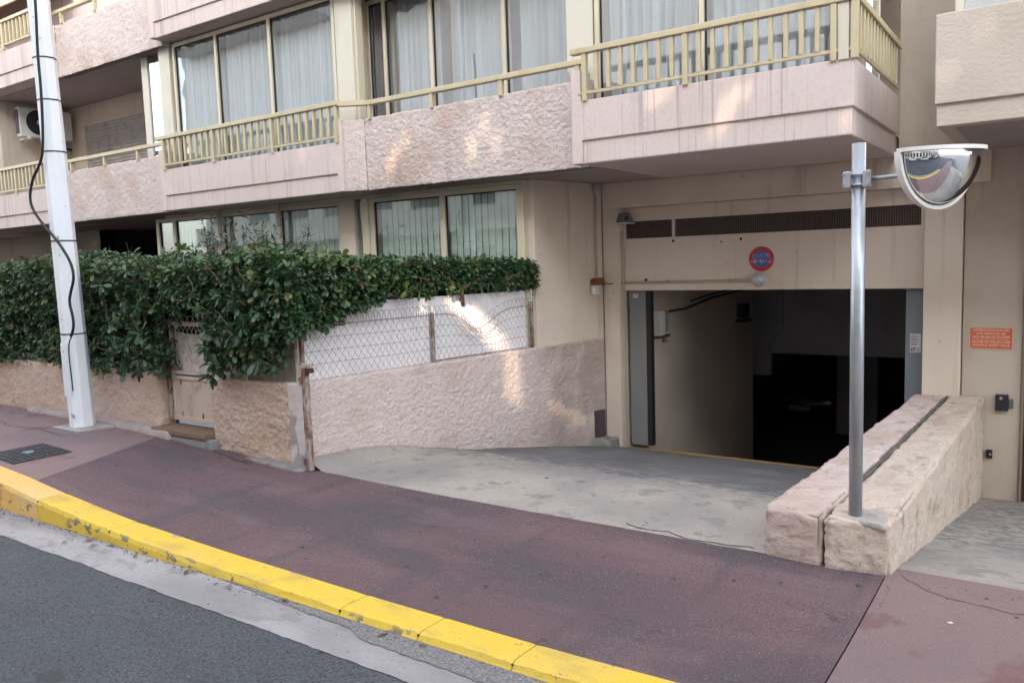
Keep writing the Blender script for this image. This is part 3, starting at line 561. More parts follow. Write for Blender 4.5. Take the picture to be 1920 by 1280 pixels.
tag(MB().box(-4.985, -4.955, 4.148, 4.31, .02, .70).build('unused', mortar), kind='structure'); bpy.data.objects.remove(bpy.data.objects['unused'])
tag(rough_block('mortar_patch', [(-5.62, 4.06), (-4.86, 4.04), (-4.83, 4.2), (-5.62, 4.2)], -.06, .055, mortar, cell=.02, amp=.008, sc=12, rnd=.05), kind='structure')
tag(rough_block('mortar_patch', [(-9.3, 4.05), (-6.55, 4.02), (-6.6, 4.2), (-9.3, 4.2)], .05, .195, mat('pale_mortar', (.36, .31, .29), .95, layers=[(9, I3, 5, .45, .7, (.25, .2, .19), .7)]), cell=.03, amp=.008, sc=10, rnd=.05), kind='structure')
tag(rough_block('kerb_step', [(-6.80, 4.06), (-5.98, 4.06), (-5.98, 4.3), (-6.62, 4.3)], -.05, .155, mortar, cell=.03, amp=.005, sc=10, rnd=.03), kind='structure')
box('gate_step', -6.87, -6.06, 4.05, 4.30, .155, .20, mat('brown_step', (.20, .135, .095), .8, layers=[(6, I3, 4, .45, .7, (.18, .105, .07), .8)]), None, .006)['kind'] = 'structure'

def pA(y, off=0.0, z=0.0): return (xa(y) + off, y, z)
fence = thing('wire_fence', pA(5.6, -.05, .7), 'white corrugated sheet fence with diamond wire mesh on the driveway wall', 'fence')
def corr(name, pts, z0f, z1f, material, parent, pitch=.03, amp=.006):
    pts = [np.array(p, float) for p in pts]; a, b = pts; L_ = np.linalg.norm(b - a); d = (b - a) / L_; n_ = np.array([d[1], -d[0]]); k = int(L_ / pitch * 4)
    g = []
    for i in range(k + 1):
        s = i / k; p = a + (b - a) * s + n_ * amp * math.sin(2 * math.pi * s * L_ / pitch); z0, z1 = z0f(s), z1f(s); g.append([(p[0], p[1], z0), (p[0], p[1], (z0 + z1) / 2), (p[0], p[1], z1)])
    o = MB().grid(np.array(g)).build(name, material, parent, fix=False)
    md = o.modifiers.new('thickness', 'SOLIDIFY'); md.thickness = .003; return o
corr('corrugated_sheet', [pA(4.25, -.09)[:2], pA(5.62, -.085)[:2]], lambda s: .70, lambda s: 1.10 + .06 * s, sheet_w, fence)
corr('corrugated_sheet', [pA(4.72, -.125)[:2], pA(6.98, -.10)[:2]], lambda s: .71, lambda s: 1.305 - .01 * s, sheet_w, fence)
corr('corrugated_sheet', [(-6.05, 4.28), (-5.02, 4.28)], lambda s: .68, lambda s: 1.12, sheet_b, fence)['label'] = 'dirty brownish sheet facing the pavement'
for y, h in ((4.24, 1.16), (5.60, 1.16), (6.95, 1.18)):
    MB().box(xa(y) - .062, xa(y) - .034, y - .014, y + .014, .66, h).build('fence_post', rust, fence, bevel=.002)
MB().box(xa(6.99) - .12, xa(6.99) - .07, 6.98, 7.0, .69, 1.31).build('end_strip', sheet_w, fence, bevel=.002)
MB().box(-5.03, -4.99, 4.22, 4.255, .68, 1.10).build('fence_post', pale_frame, fence, bevel=.002)
def mesh_fence(f, L_, z0, z1, pitch, hgt, r=.0021, warp=None, loops=True, lp=.066, lh=.095):
    """diamond wire mesh; f(s) gives the plan point at s metres along"""
    mb = MB(); nx = int(L_ / pitch) + 1; sl_ = pitch / hgt; H_ = z1 - z0
    def put(pts, rr_=r):
        q = []
        for s, z in pts:
            if warp: s, z, o = warp(s, z)
            else: o = 0
            x, y = f(min(max(s, 0), L_)); q.append((x + o, y, z))
        if len(q) > 1: mb.tube(q, rr_, 4, caps=False)
    for sg in (1, -1):
        k0 = -int(H_ * sl_ / pitch) - 2
        for k in range(k0, nx + int(H_ * sl_ / pitch) + 3):
            pts = []
            for z in np.linspace(z0, z1, 13):
                s = k * pitch + sg * (z - z0) * sl_
                if 0 <= s <= L_: pts.append((s, z))
            put(pts)
    for z in np.linspace(z0 + .02, z1, 5)[1:]: put([(s, z + .004 * math.sin(s * 5)) for s in np.linspace(0, L_, 60)])
    if loops:
        for k in range(int(L_ / lp)):
            s0 = k * lp; put([(s0 + lp * .85 * (1 - math.cos(t)) , z1 - .01 + lh * math.sin(t)) for t in np.linspace(0, math.pi, 9)], r * 1.35)
        put([(s, z1) for s in np.linspace(0, L_, 60)], r * 1.8)
    return mb
def bent(s, z):
    # someone pushed the mesh down here: the top wire sags and the diamonds lean
    g = math.exp(-((s - 2.0) / .24) ** 2); t = max(0, min(1, (z - .70) / .44))
    return s + .12 * g * math.sin((z - .7) * 9) , z - .17 * g * t ** 1.5, .035 * g * t
mesh_fence(lambda s: pA(4.22 + s * .989, -.030)[:2], 2.76, .705, 1.14, .064, .092, warp=bent, lp=.058).build('wire_mesh', wire_m, fence, fix=False)['kind'] = 'stuff'
mesh_fence(lambda s: (-6.05 + s, 4.255), 1.05, .70, 1.10, .064, .092).build('wire_mesh', wire_l, fence, fix=False)['kind'] = 'stuff'

gate = thing('garden_gate', (-6.48, 4.26, .25), 'small cream metal gate with wire mesh top, set into the hedge', 'gate')
gx0, gx1, gy = -6.80, -6.10, 4.27
f = MB()
f.box(gx0, gx0 + .03, gy - .015, gy + .015, .24, 1.15).box(gx1 - .03, gx1, gy - .015, gy + .015, .24, 1.15).box(gx0, gx1, gy - .017, gy + .013, 1.12, 1.155).box(gx0, gx1, gy - .017, gy + .013, .625, .655).box(gx0, gx1, gy - .02, gy + .01, .675, .70).box(gx0, gx1, gy - .02, gy + .015, .24, .28)
f.build('gate_frame', gate_m, gate, bevel=.004)
for x in (gx0 - .055,): MB().box(x, x + .035, gy - .03, gy + .01, .17, 1.17).build('gate_post', rust, gate, bevel=.003)
for x in (gx1 + .004,): MB().box(x, x + .03, gy - .03, gy + .01, .17, 1.15).build('gate_post', rust, gate, bevel=.003)
pn = MB().box(gx0 + .03, gx1 - .03, gy - .004, gy + .004, .28, .625).build('lower_panel', gate_m, gate)
for x, z in ((gx0 + .12, .30), (gx0 + .43, .30), (gx0 + .12, .60)): MB().box(x, x + .012, gy - .014, gy - .004, z - .025, z + .025).build('clip', rust, pn)
g = np.array([[(x, gy + .02 + .006 * math.sin(x * 40 + z * 9), z) for z in np.linspace(.70, 1.08 - .04 * math.sin((x - gx0) * 4.4), 6)] for x in np.linspace(gx0 + .03, gx1 - .03, 26)])
MB().grid(g).build('backing_sheet', mat('mottled_white_sheet', (.68, .62, .58), .7, layers=[(14, I3, 5, .45, .65, (.44, .36, .33), .8), (3, I3, 4, .45, .7, (.64, .6, .58), .7)]), gate, fix=False)
mesh_fence(lambda s: (gx0 + .03 + s, gy - .008),   .64, .70, 1.12, .064, .092, r=.0024, lp=.08, lh=.10).build('wire_mesh', wire_l, gate, fix=False)['kind'] = 'stuff'
for z in (.40, .98): MB().tube([(gx0 - .01, gy - .025, z - .03), (gx0 - .01, gy - .025, z + .03)], .012, 8).build('hinge', rust, gate)

sp = thing('steel_post', (-4.81, 4.12, .05), 'rusty square steel post at the corner of the low wall', 'post')
MB().box(-4.835, -4.79, 4.105, 4.15, .03, .83).build('post_tube', rust, sp, bevel=.003)
MB().box(-4.885, -4.835, 4.115, 4.15, .70, .862).box(-4.885, -4.74, 4.11, 4.15, .835, .87).build('post_head', mat('chipped_grey_paint', (.42, .37, .34), .7, layers=[(14, I3, 5, .55, .62, (.2, .09, .05), .9)]), sp, bevel=.003)
MB().box(-4.78, -4.735, 4.104, 4.15, .80, .834).build('latch_keeper', mat('dark_rust', (.07, .035, .025), .9), sp)

# ------------------------------------------------------------------ the two halves of the low wall at the right
def pw(u, y): return (-1.283 + .623 * u + (.043 - .018 * u) * (y - 4.15), y)
def rw(u0, u1, ya, yb, y1, nm, material, lab):
    return tag(rough_block(nm, [pw(u0, ya), pw(u1, yb), pw(u1, y1), pw(u0, y1)], -.85, .262, material, cell=.0125, amp=.0075, sc=20, rnd=.026, big=.007, chip=.085, faces='FLRT'), lab, 'low wall')
rw(0, .478, 4.16, 4.13, 8.13, 'parapet_wall', parapet_a, 'pinkish half of the low sloping wall, on the driveway side')
rw(.508, 1, 4.12, 4.15, 8.2, 'parapet_wall', parapet_b, 'beige half of the low wall, carrying the mirror pole')
tag(MB().grid(np.array([[(*pw(.474, y), z), (*pw(.512, y), z)] for y in np.linspace(4.45, 8.12, 30) for z in [.20 if y < 4.75 else .262 + .004 * math.sin(y * 9)]])).build('joint_mortar', mat('joint_grey', (.105, .10, .095), .95, layers=[(20, I3, 4, .45, .7, (.19, .18, .175), .7)]), fix=False), kind='structure')
tag(rough_block('mortar_collar', [(-.95, 4.17), (-.675, 4.125), (-.69, 4.33), (-.92, 4.35)], .22, .2665, mat('grey_mortar_pale', (.40, .37, .34), .95, layers=[(12, I3, 5, .5, .65, (.3, .25, .2), .7)]), cell=.014, amp=.009, sc=14, rnd=.03), kind='structure')

# ------------------------------------------------------------------ mirror on its pole
pole = thing('mirror_pole', (-.842, 4.235, .26), 'galvanised round pole standing on the low wall, holding the mirror', 'pole')
MB().tube([(-.842, 4.235, .25), (-.842, 4.235, 2.115)], .0325, 28).build('pole_tube', galv, pole, smooth=False)
bm_ = bpy.data.objects['pole_tube']; bm_.data.polygons.foreach_set('use_smooth', [len(p.vertices) == 4 for p in bm_.data.polygons])
for z in (1.915, 1.965):
    MB().tube([(-.842 + .039 * math.cos(t), 4.235 + .039 * math.sin(t), z) for t in np.linspace(0, 2 * math.pi, 25)], .005, 6).build('clamp_band', galv, pole)
for x in (-.905, -.815): MB().box(x, x + .035, 4.185, 4.215, 1.90, 1.98).build('clamp_plate', galv, pole, bevel=.003)
for x in (-.90, -.79):
    for z in (1.915, 1.965): MB().tube([(x, 4.17, z), (x, 4.235, z)], .006, 6).build('bolt', galv, pole)
mc = Vector((-.51, 4.27, 2.045)); mn = Vector((.866, -.5, -.02)).normalized(); mu = Vector((.5, .866, .03)).normalized()   # mu runs along the flat edge
MB().tube([(-.81, 4.235, 1.94), (-.66, 4.24, 1.945), tuple(mc - mn * .02 + Vector((0, 0, -.11)))], .011, 8).build('arm', galv, pole, smooth=True)
mir = thing('traffic_mirror', tuple(mc), 'half dome convex mirror with a white rim on the galvanised pole', 'mirror')
rr = .246; dep = .15
def dome(a, b): # a: 0..pi across, b: 0 (rim) .. pi/2 (top front edge)
    return mc + mu * (rr * math.cos(a)) + Vector((0, 0, -1)) * (rr * math.sin(a) * math.cos(b)) + mn * (dep * math.sin(a) * math.sin(b))
g = np.array([[tuple(dome(a, b)) for b in np.linspace(0, math.pi / 2, 40)] for a in np.linspace(0, math.pi, 64)])
MB().grid(g).build('mirror_dome', chrome, mir, smooth=True, fix=True)
def ribbon(path, wv, tv, nm, material):
    v = []; n = len(path)
    for p, wd, td in zip(path, wv, tv): v += [p, p + wd, p + wd + td, p + td]
    fcs = [(i * 4 + k, i * 4 + (k + 1) % 4, i * 4 + 4 + (k + 1) % 4, i * 4 + 4 + k) for i in range(n - 1) for k in range(4)] + [(0, 1, 2, 3), (n * 4 - 1, n * 4 - 2, n * 4 - 3, n * 4 - 4)]
    return MB().add(v, fcs).build(nm, material, mir, smooth=False)
ts = np.linspace(0, math.pi, 50); Zd = Vector((0, 0, -1))
ribbon([mc + mu * (rr + .022) * math.cos(t) + Zd * (rr + .022) * math.sin(t) - mn * .012 for t in ts], [mn * .03] * 50, [(mu * math.cos(t) + Zd * math.sin(t)) * -.017 for t in ts], 'rim', white_rim)
ribbon([mc + mu * (rr + .022) * math.cos(t) + mn * (dep + .022) * math.sin(t) + Vector((0, 0, -.004)) for t in ts], [Vector((0, 0, .018))] * 50, [(mu * math.cos(t) + mn * math.sin(t)) * -.012 for t in ts], 'top_rim', white_rim)
MB().grid(np.array([[tuple(mc + (mu * (rr + .012) * math.cos(t) + mn * (dep + .012) * math.sin(t)) * k + Vector((0, 0, .006))) for k in (0, .5, 1)] for t in ts])).build('top_plate', black_m, mir, fix=False)
MB().grid(np.array([[tuple(mc - mn * .006 + (mu * (rr + .015) * math.cos(t) + Zd * (rr + .015) * math.sin(t)) * k) for k in (0, .5, 1)] for t in ts])).build('back_plate', white_plastic, mir, fix=False)

# ------------------------------------------------------------------ lamp post and its cable
lp = thing('lamp_post', (-7.70, 3.86, .15), 'tall white octagonal lamp post on the pavement, strapped with a black cable', 'lamp post')
def octo(z, r): return [(-7.695 - .034 * (z - .15) + r * math.cos(R(22.5 + 45 * k)), 3.86 + r * math.sin(R(22.5 + 45 * k)), z) for k in range(8)]
prof = [(.16, .114), (1.2, .110), (2.5, .103), (3.4, .097), (5.2, .087), (7.5, .075)]
mb = MB(); v = [p for z, r in prof for p in octo(z, r)]
mb.add(v, [(i * 8 + k, i * 8 + (k + 1) % 8, i * 8 + 8 + (k + 1) % 8, i * 8 + 8 + k) for i in range(len(prof) - 1) for k in range(8)]); mb.build('shaft', post_m, lp, bevel=.006)
rough_block('footing', [(-7.97, 3.69), (-7.45, 3.68), (-7.41, 4.02), (-7.90, 4.04)], .12, .178, mat('footing_concrete', (.38, .35, .33), .9, layers=[(9, I3, 5, .45, .7, (.25, .22, .21), .8)]), lp, cell=.03, amp=.004, sc=14, rnd=.02)
for z in (1.06, 1.93, 2.75, 3.22, 3.60):
    r = np.interp(z, [p[0] for p in prof], [p[1] for p in prof]) + .004
    a, b = octo(z - .006, r), octo(z + .006, r); MB().add(a + b, [(k, (k + 1) % 8, 8 + (k + 1) % 8, 8 + k) for k in range(8)]).build('strap', black_m, lp)
dy = 3.86 - .1055
MB().box(-7.775, -7.645, dy - .0015, dy + .01, .47, .98).build('access_door', post_m, lp)
for z in (.60, .66, .72): MB().disc((-7.78, 3.782, z), (-.7, -.7, 0), .014, .012, 10).build('white_stud', white_rim, lp)
for x, z, r in ((-7.74, .72, .006), (-7.68, .80, .006), (-7.72, .90, .009), (-7.67, .30, .011), (-7.64, .285, .017), (-7.70, 1.2, .008)): MB().disc((x, dy - .001, z), (0, -1, 0), r, .002, 7).build('paint_chip', mat('bare_metal_spot', (.25, .25, .26), .6), lp)
cp = [(-7.63, 4.8), (-7.62, 4.06), (-7.67, 3.62), (-7.665, 3.23), (-7.72, 2.75), (-7.82, 2.62), (-7.97, 2.52), (-8.06, 2.36), (-8.03, 2.24), (-7.87, 2.10), (-7.72, 2.0), (-7.57, 1.89), (-7.40, 1.72), (-7.37, 1.58), (-7.46, 1.45), (-7.50, 1.36), (-7.45, 1.22), (-7.46, 1.12), (-7.52, 1.05)]
def smoothp(p, it=2):
    p = [np.array(q, float) for q in p]
    for _ in range(it):
        q = [p[0]]
        for a, b in zip(p[:-1], p[1:]): q += [a * .75 + b * .25, a * .25 + b * .75]
        p = q + [p[-1]]
    return p
cab = thing('power_cable', (-7.6, 3.70, 1.0), 'black cable hanging in loops down the white lamp post', 'cable')
MB().tube([(x, 3.86 - .128, z) for x, z in smoothp(cp)], .0125, 8).build('thick_cable', black_m, cab, smooth=True)
MB().tube([(x, dy - .008, z) for x, z in smoothp([(-7.52, 1.06), (-7.60, .99), (-7.62, .85), (-7.605, .7), (-7.60, .53)])], .006, 6).build('thin_cable', black_m, cab, smooth=True)

# cover set into the pavement
cv = thing('utility_cover', (-6.9, 3.03, .15), 'dark iron utility cover set in the pavement beside the kerb', 'cover')
q = [(-6.70, 2.72), (-6.42, 2.72), (-6.66, 3.24), (-7.16, 3.24), (-7.22, 3.16)]
q = [(-7.10, 2.76), (-6.60, 2.76), (-6.69, 3.25), (-7.19, 3.25)]
def cz(x, y): return float(pave_z(np.array(x), np.array(y)))
MB().add([(x, y, cz(x, y) + .006) for x, y in q] + [(x, y, cz(x, y) - .02) for x, y in q], [(0, 1, 2, 3), (0, 4, 5, 1), (1, 5, 6, 2), (2, 6, 7, 3), (3, 7, 4, 0)]).build('frame', cover_m, cv)
mb = MB()
for i in range(9):
    for j in range(9):
        u, v_ = (i + .5) / 9, (j + .5) / 9; x = -7.10 - .09 * v_ + .5 * u; y = 2.76 + .49 * v_; z = cz(x, y) + .006; mb.box(x - .019, x + .019, y - .019, y + .019, z, z + .005)
mb.build('stud_pattern', cover_m, cv)['kind'] = 'stuff'
MB().disc((-6.9, 3.0, cz(-6.9, 3.0) + .006), (0, 0, 1), .045, .006, 20).build('lid', galv, cv)

# ------------------------------------------------------------------ fittings around the garage door
yf = D_ - .004
sg = thing('round_sign', (-2.565, yf, 1.54), 'worn round red and blue no parking sign on the garage header', 'sign')
MB().disc((-2.565, yf, 1.542), (0, -1, 0), .128, .006, 40).build('sign_disc', red_sign, sg)
MB().disc((-2.565, yf - .006, 1.542), (0, -1, 0), .086, .0015, 36).build('blue_field', blue_sign, sg)
text_mesh('SORTIE', .058, (-2.565, yf - .0075, 1.572), (1, 0, 0), (0, 0, 1), faded_letter, 'lettering', sg, bold=.0012)
text_mesh('VÉHICULES', .050, (-2.562, yf - .0075, 1.520), (1, 0, 0), (0, 0, 1), faded_letter, 'lettering', sg, bold=.0012, sx=.94)
lm = thing('bulkhead_lamp', (-2.585, yf, 1.33), 'round glass bulkhead lamp under the no parking sign', 'lamp')
MB().disc((-2.585, yf, 1.334), (0, -1, 0), .083, .03, 32, .078).build('lamp_base', white_plastic, lm)
g = np.array([[(-2.585 + .072 * math.cos(a) * math.cos(b), yf - .03 - .04 * math.sin(b), 1.334 + .072 * math.sin(a) * math.cos(b)) for b in np.linspace(0, math.pi / 2, 8)] for a in np.linspace(0, 2 * math.pi, 30)])
MB().grid(g).build('lamp_lens', lamp_glass, lm, smooth=True)
MB().tube([(-2.60, yf - .02, 1.334), (-2.56, yf - .075, 1.334)], .014, 8).build('lamp_catch', galv, lm)
cd = thing('conduit', (-3.4, yf, 1.33), 'thin conduit running along the header to the round lamp', 'conduit')
MB().tube([(-4.3, yf - .01, 1.325), (-2.66, yf - .01, 1.335)], .006, 6).tube([(-4.1, yf - .01, 1.31), (-2.67, yf - .01, 1.315)], .004, 6).build('tube', pipe_m, cd)
for x in (-3.6, -2.9): MB().box(x, x + .012, yf - .018, yf, 1.305, 1.345).build('clip', pipe_m, cd)
def sw(y, off, z): return (-4.495 + (y - 7.0) * .1404 + off, y, z)
c2 = thing('conduit', sw(7.98, .02, 1.5), 'vertical conduit on the side wall above the amber lamp', 'conduit')
MB().tube([sw(8.0, .015, 1.40), sw(8.0, .015, 2.30)], .011, 8).build('tube', pipe_m, c2, smooth=True)
MB().box(sw(8.0, 0, 0)[0], sw(8.0, 0, 0)[0] + .05, 7.97, 8.03, 2.36, 2.42).build('anchor', galv, c2, bevel=.003)
MB().tube([sw(8.0, .03, 2.36), sw(8.0, .03, 2.31)], .016, 8).build('shackle', galv, c2)
wl = thing('warning_lamp', sw(7.97, .04, 1.34), 'amber brown warning lamp on a grey bracket beside the garage door', 'lamp')
MB().tube([sw(7.9, .035, 1.345), sw(8.05, .035, 1.345)], .042, 16).build('lens', brown_lens, wl, smooth=False)
MB().box(sw(7.9, .0, 0)[0], sw(7.9, .05, 0)[0], 7.90, 8.0, 1.20, 1.305).build('bracket', white_plastic, wl, bevel=.006)
MB().tube([sw(8.03, .03, 1.34), (-4.25, 8.12, 1.31), (-4.13, 8.2, 1.315)], .006, 6).build('lead', black_m, wl)
fl = thing('floodlight', (-4.06, 8.16, 2.0), 'small wedge shaped floodlight at the top corner of the garage opening', 'floodlight')
mb = MB().add([(-4.15, 8.10, 1.99), (-3.99, 8.08, 2.0), (-4.04, 8.12, 2.10), (-4.13, 8.13, 2.09), (-4.15, 8.24, 1.99), (-3.99, 8.24, 2.0), (-4.04, 8.24, 2.10), (-4.13, 8.24, 2.09)], [(0, 1, 2, 3), (4, 7, 6, 5), (0, 4, 5, 1), (1, 5, 6, 2), (2, 6, 7, 3), (3, 7, 4, 0)]); mb.build('housing', mat('grey_housing', (.17, .17, .17), .6), fl, bevel=.006)
MB().box(-4.16, -3.98, 8.06, 8.24, 1.975, 1.99).build('base_plate', white_plastic, fl, bevel=.003)
MB().disc((-4.0, 8.075, 2.035), (.5, -1, 0), .022, .03, 12).build('sensor_eye', black_m, fl)
for x, z, r in ((-3.53, 1.765, .016), (-2.99, 1.735, .010), (-2.78, 1.755, .015), (-3.86, 1.345, .02)): MB().disc((x, D_ + .001, z), (0, -1, 0), r, .003, 8).build('header_hole', dark_m, A)
for x in (-2.845,): MB().box(x, x + .003, D_ - .0015, D_ + .01, 1.34, 1.80).build('sheet_seam', pipe_m, A)
tagp = thing('door_tag', (-4.02, D_ + .058, 1.17), 'tiny white tag at the top of the grey door leaf', 'tag')
MB().box(-4.05, -3.99, D_ + .055, D_ + .0585, 1.145, 1.185).build('tag_plate', paper, tagp); MB().box(-4.045, -3.995, D_ + .0535, D_ + .0548, 1.162, 1.170).build('red_line', red_ink, tagp)
nt_ = thing('paper_notice', (-1.135, D_ + .055, .72), 'white printed notice stuck on the blue grey door leaf', 'notice')
MB().box(-1.185, -1.092, D_ + .055, D_ + .0585, .625, .80).build('sheet', paper, nt_)
for i, wd in enumerate((.6, .8, .5, .78, .7, .8, .45, .76, .6)): z = .785 - i * .0115; MB().box(-1.18, -1.18 + .085 * wd, D_ + .0535, D_ + .0548, z - .003, z + .001).build('printed_line', ink, nt_)
for i in range(2):
    for j in range(2): MB().box(-1.178 + .022 * i, -1.160 + .022 * i, D_ + .0535, D_ + .0548, .635 + .02 * j, .651 + .02 * j).build('pictogram', red_ink if (i + j) % 2 else ink, nt_)
for i in range(3): MB().box(-1.13, -1.10, D_ + .0535, D_ + .0548, .637 + .012 * i, .641 + .012 * i).build('printed_line', ink, nt_)
# small fittings inside
jb = thing('junction_box', (-3.98, 8.85, .66), 'pale electrical box on the inner garage wall', 'box')
MB().box(-3.98, -3.90, 8.68, 8.85, .67, .965).build('box_body', white_plastic, jb, bevel=.004); MB().box(-3.98, -3.92, 8.865, 9.0, .70, .95).build('box_body', mat('grey_plastic', (.3, .29, .28), .6), jb, bevel=.004)
MB().box(-3.985, -3.90, 8.66, 9.0, .64, .665).build('shelf_bracket', mat('dark_metal', (.05, .045, .04), .6), jb)
MB().disc((-3.95, 8.95, .57), (0, 0, 1), .03, .05, 12).build('cable_gland', mat('orange_plastic', (.35, .18, .06), .6), jb)
cc = thing('conduit', (-3.97, 10, .95), 'dark cables running along the inner garage wall', 'cable')
MB().tube([(-3.965, y, z) for y, z in ((9.0, .93), (9.6, .93), (10.6, 1.02), (11.6, 1.06), (12.3, 1.08))], .014, 6).tube([(-3.965, y, z) for y, z in ((9.8, 1.02), (10.6, 1.07), (11.4, 1.10), (12.3, 1.12))], .011, 6).build('tube', black_m, cc)
kc = thing('security_camera', (-3.93, 11.7, .7), 'small dark device high on the inner garage wall', 'camera')
MB().box(-3.98, -3.88, 11.6, 11.9, .66, .86).build('housing', black_m, kc, bevel=.01); MB().box(-3.98, -3.86, 11.55, 11.95, .60, .64).build('bracket', black_m, kc)
# vent cover in the driveway wall
hv = thing('wall_hatch', (xa(8.0), 8.0, -.28), 'small dark metal hatch low in the driveway wall', 'hatch')
MB().add([pA(7.90, .008, -.43), pA(8.10, .008, -.45), pA(8.10, .008, -.13), pA(7.90, .008, -.12), pA(7.90, -.03, -.43), pA(8.10, -.03, -.45), pA(8.10, -.03, -.13), pA(7.90, -.03, -.12)], [(0, 1, 2, 3), (4, 7, 6, 5), (0, 4, 5, 1), (1, 5, 6, 2), (2, 6, 7, 3), (3, 7, 4, 0)]).build('hatch_door', mat('dark_brown_metal', (.075, .055, .055), .7), hv)
tag(rough_block('rubble_step', [(-4.40, 7.85), (-4.20, 7.95), (-4.16, 8.14), (-4.36, 8.14)], -.7, -.44, mortar, cell=.02, amp=.012, sc=11, rnd=.04), kind='structure')

# right wall fittings
yr = 8.198
pq = thing('safety_plaque', (-.52, yr, .77), 'orange bilingual plaque on the beige wall above the low wall', 'sign')
x0, x1, z0, z1 = -.685, -.355, .69, .88
MB().box(x0, x1, yr - .006, yr, z0, z1).build('plaque_plate', orange_plq, pq)
bd = MB()
for q in ((x0, x1, z0, z0 + .004), (x0, x1, z1 - .004, z1), (x0, x0 + .004, z0, z1), (x1 - .004, x1, z0, z1)): bd.box(q[0], q[1], yr - .0075, yr - .006, q[2], q[3])
bd.build('plaque_border', peach, pq)
for i, (t, z, sx) in enumerate((("INTERDICTION D'ACCES", .856, .86), ('AUX VEHICULES GPL', .826, .86), ('NON MUNIS DE SOUPAPE', .796, .86), ('PROHIBITED FOR LPG CARS', .752, .82), ('WITHOUT SAFETY VALVE', .722, .86))):
    text_mesh(t, .0285, ((x0 + x1) / 2, yr - .0078, z), (1, 0, 0), (0, 0, 1), peach, 'lettering', pq, sx=sx, bold=.0006, ext=.0005)
MB().box(x0 + .03, x1 - .03, yr - .0078, yr - .0062, .7735, .777).build('divider_line', peach, pq)
for x, z in ((x0 + .02, z1 - .02), (x1 - .02, z0 + .02)): MB().disc((x, yr - .006, z), (0, -1, 0), .006, .003, 10).build('screw', rust, pq)
kb = thing('key_switch', (-.42, yr, .2), 'black key switch box on the beige wall under the plaque', 'switch')
MB().box(-.473, -.375, yr - .05, yr, .148, .292).build('switch_box', black_m, kb, bevel=.006); MB().disc((-.43, yr - .05, .262), (0, -1, 0), .013, .008, 12).build('key_cylinder', galv, kb)
MB().box(-.372, -.338, yr - .012, yr, .17, .252).build('grey_plate', mat('slate_plate', (.13, .13, .14), .6), kb, bevel=.003)
ky = thing('wall_socket', (-.51, yr, -.25), 'small black photocell low on the beige wall', 'sensor'); MB().box(-.535, -.485, yr - .04, yr, -.29, -.215).build('sensor_body', black_m, ky, bevel=.005); MB().disc((-.50, yr - .04, -.25), (0, -1, 0), .01, .004, 10).build('sensor_eye', galv, ky)

# ------------------------------------------------------------------ air conditioner in the loggia
ac = thing('air_conditioner', (-15.2, 7.2, 4.05), 'white air conditioner unit on the loggia side wall behind the lamp post', 'air conditioner')
MB().box(-15.04, -14.90, 6.85, 7.74, 4.03, 4.53).build('casing', white_plastic, ac, bevel=.012)
def ring(c, r0, r1, x0_, x1_, n=32): 
    v = []; 
    for k in range(n):
        t = 2 * math.pi * k / n
        for r_, xx in ((r0, x0_), (r1, x0_), (r1, x1_), (r0, x1_)): v.append((xx, c[0] + r_ * math.cos(t), c[1] + r_ * math.sin(t)))
    return MB().add(v, [(k * 4 + a, k * 4 + (a + 1) % 4, (k + 1) % n * 4 + (a + 1) % 4, (k + 1) % n * 4 + a) for k in range(n) for a in range(4)])
fg = MB().disc((-14.902, 7.17, 4.29), (1, 0, 0), .215, .004, 32).build('fan_recess', black_m, ac)
for i, r_ in enumerate((.06, .098, .136, .174, .215)): ring((7.17, 4.29), r_ - .004, r_, -14.897, -14.888).build('grille_ring', mat('dark_grille', (.09, .09, .09), .6), ac)
MB().disc((-14.90, 7.17, 4.29), (1, 0, 0), .04, .014, 18).build('fan_hub', white_plastic, ac)
for i in range(9): MB().box(-15.025, -14.925, 6.838, 6.85, 4.08 + .045 * i, 4.125 + .045 * i).build('side_louvre', mat('dark_louvre', (.08, .08, .08), .7), ac)
for y in (6.98, 7.55): MB().box(-15.2, -14.86, y - .02, y + .02, 3.99, 4.03).add([(-15.2, y - .015, 3.86), (-15.2, y + .015, 3.86), (-14.9, y + .015, 4.03), (-14.9, y - .015, 4.03), (-15.2, y - .015, 3.9), (-15.2, y + .015, 3.9)], [(0, 1, 2, 3), (4, 3, 2, 5)]).build('bracket', white_plastic, ac)
MB().tube([(-15.1, 7.3, 4.06), (-15.08, 7.5, 3.95), (-15.1, 7.8, 3.9)], .02, 8).build('refrigerant_hose', black_m, ac)
# awning on the floor above
aw = thing('awning', (-14.5, 6.6, 6.2), 'brown folded awning over the topmost balcony corner', 'awning')
MB().add([(-16.5, 6.4, 5.93), (-12.9, 6.4, 5.93), (-12.75, 7.2, 6.5), (-16.5, 7.2, 6.5), (-16.5, 6.4, 5.98), (-12.9, 6.4, 5.98), (-12.75, 7.2, 6.55), (-16.5, 7.2, 6.55)], [(0, 1, 2, 3), (4, 7, 6, 5), (0, 4, 5, 1), (1, 5, 6, 2), (2, 6, 7, 3), (3, 7, 4, 0)]).build('canopy', awning_m, aw)
MB().box(-16.5, -12.9, 6.37, 6.405, 5.92, 5.97).build('front_bar', rail_m, aw)

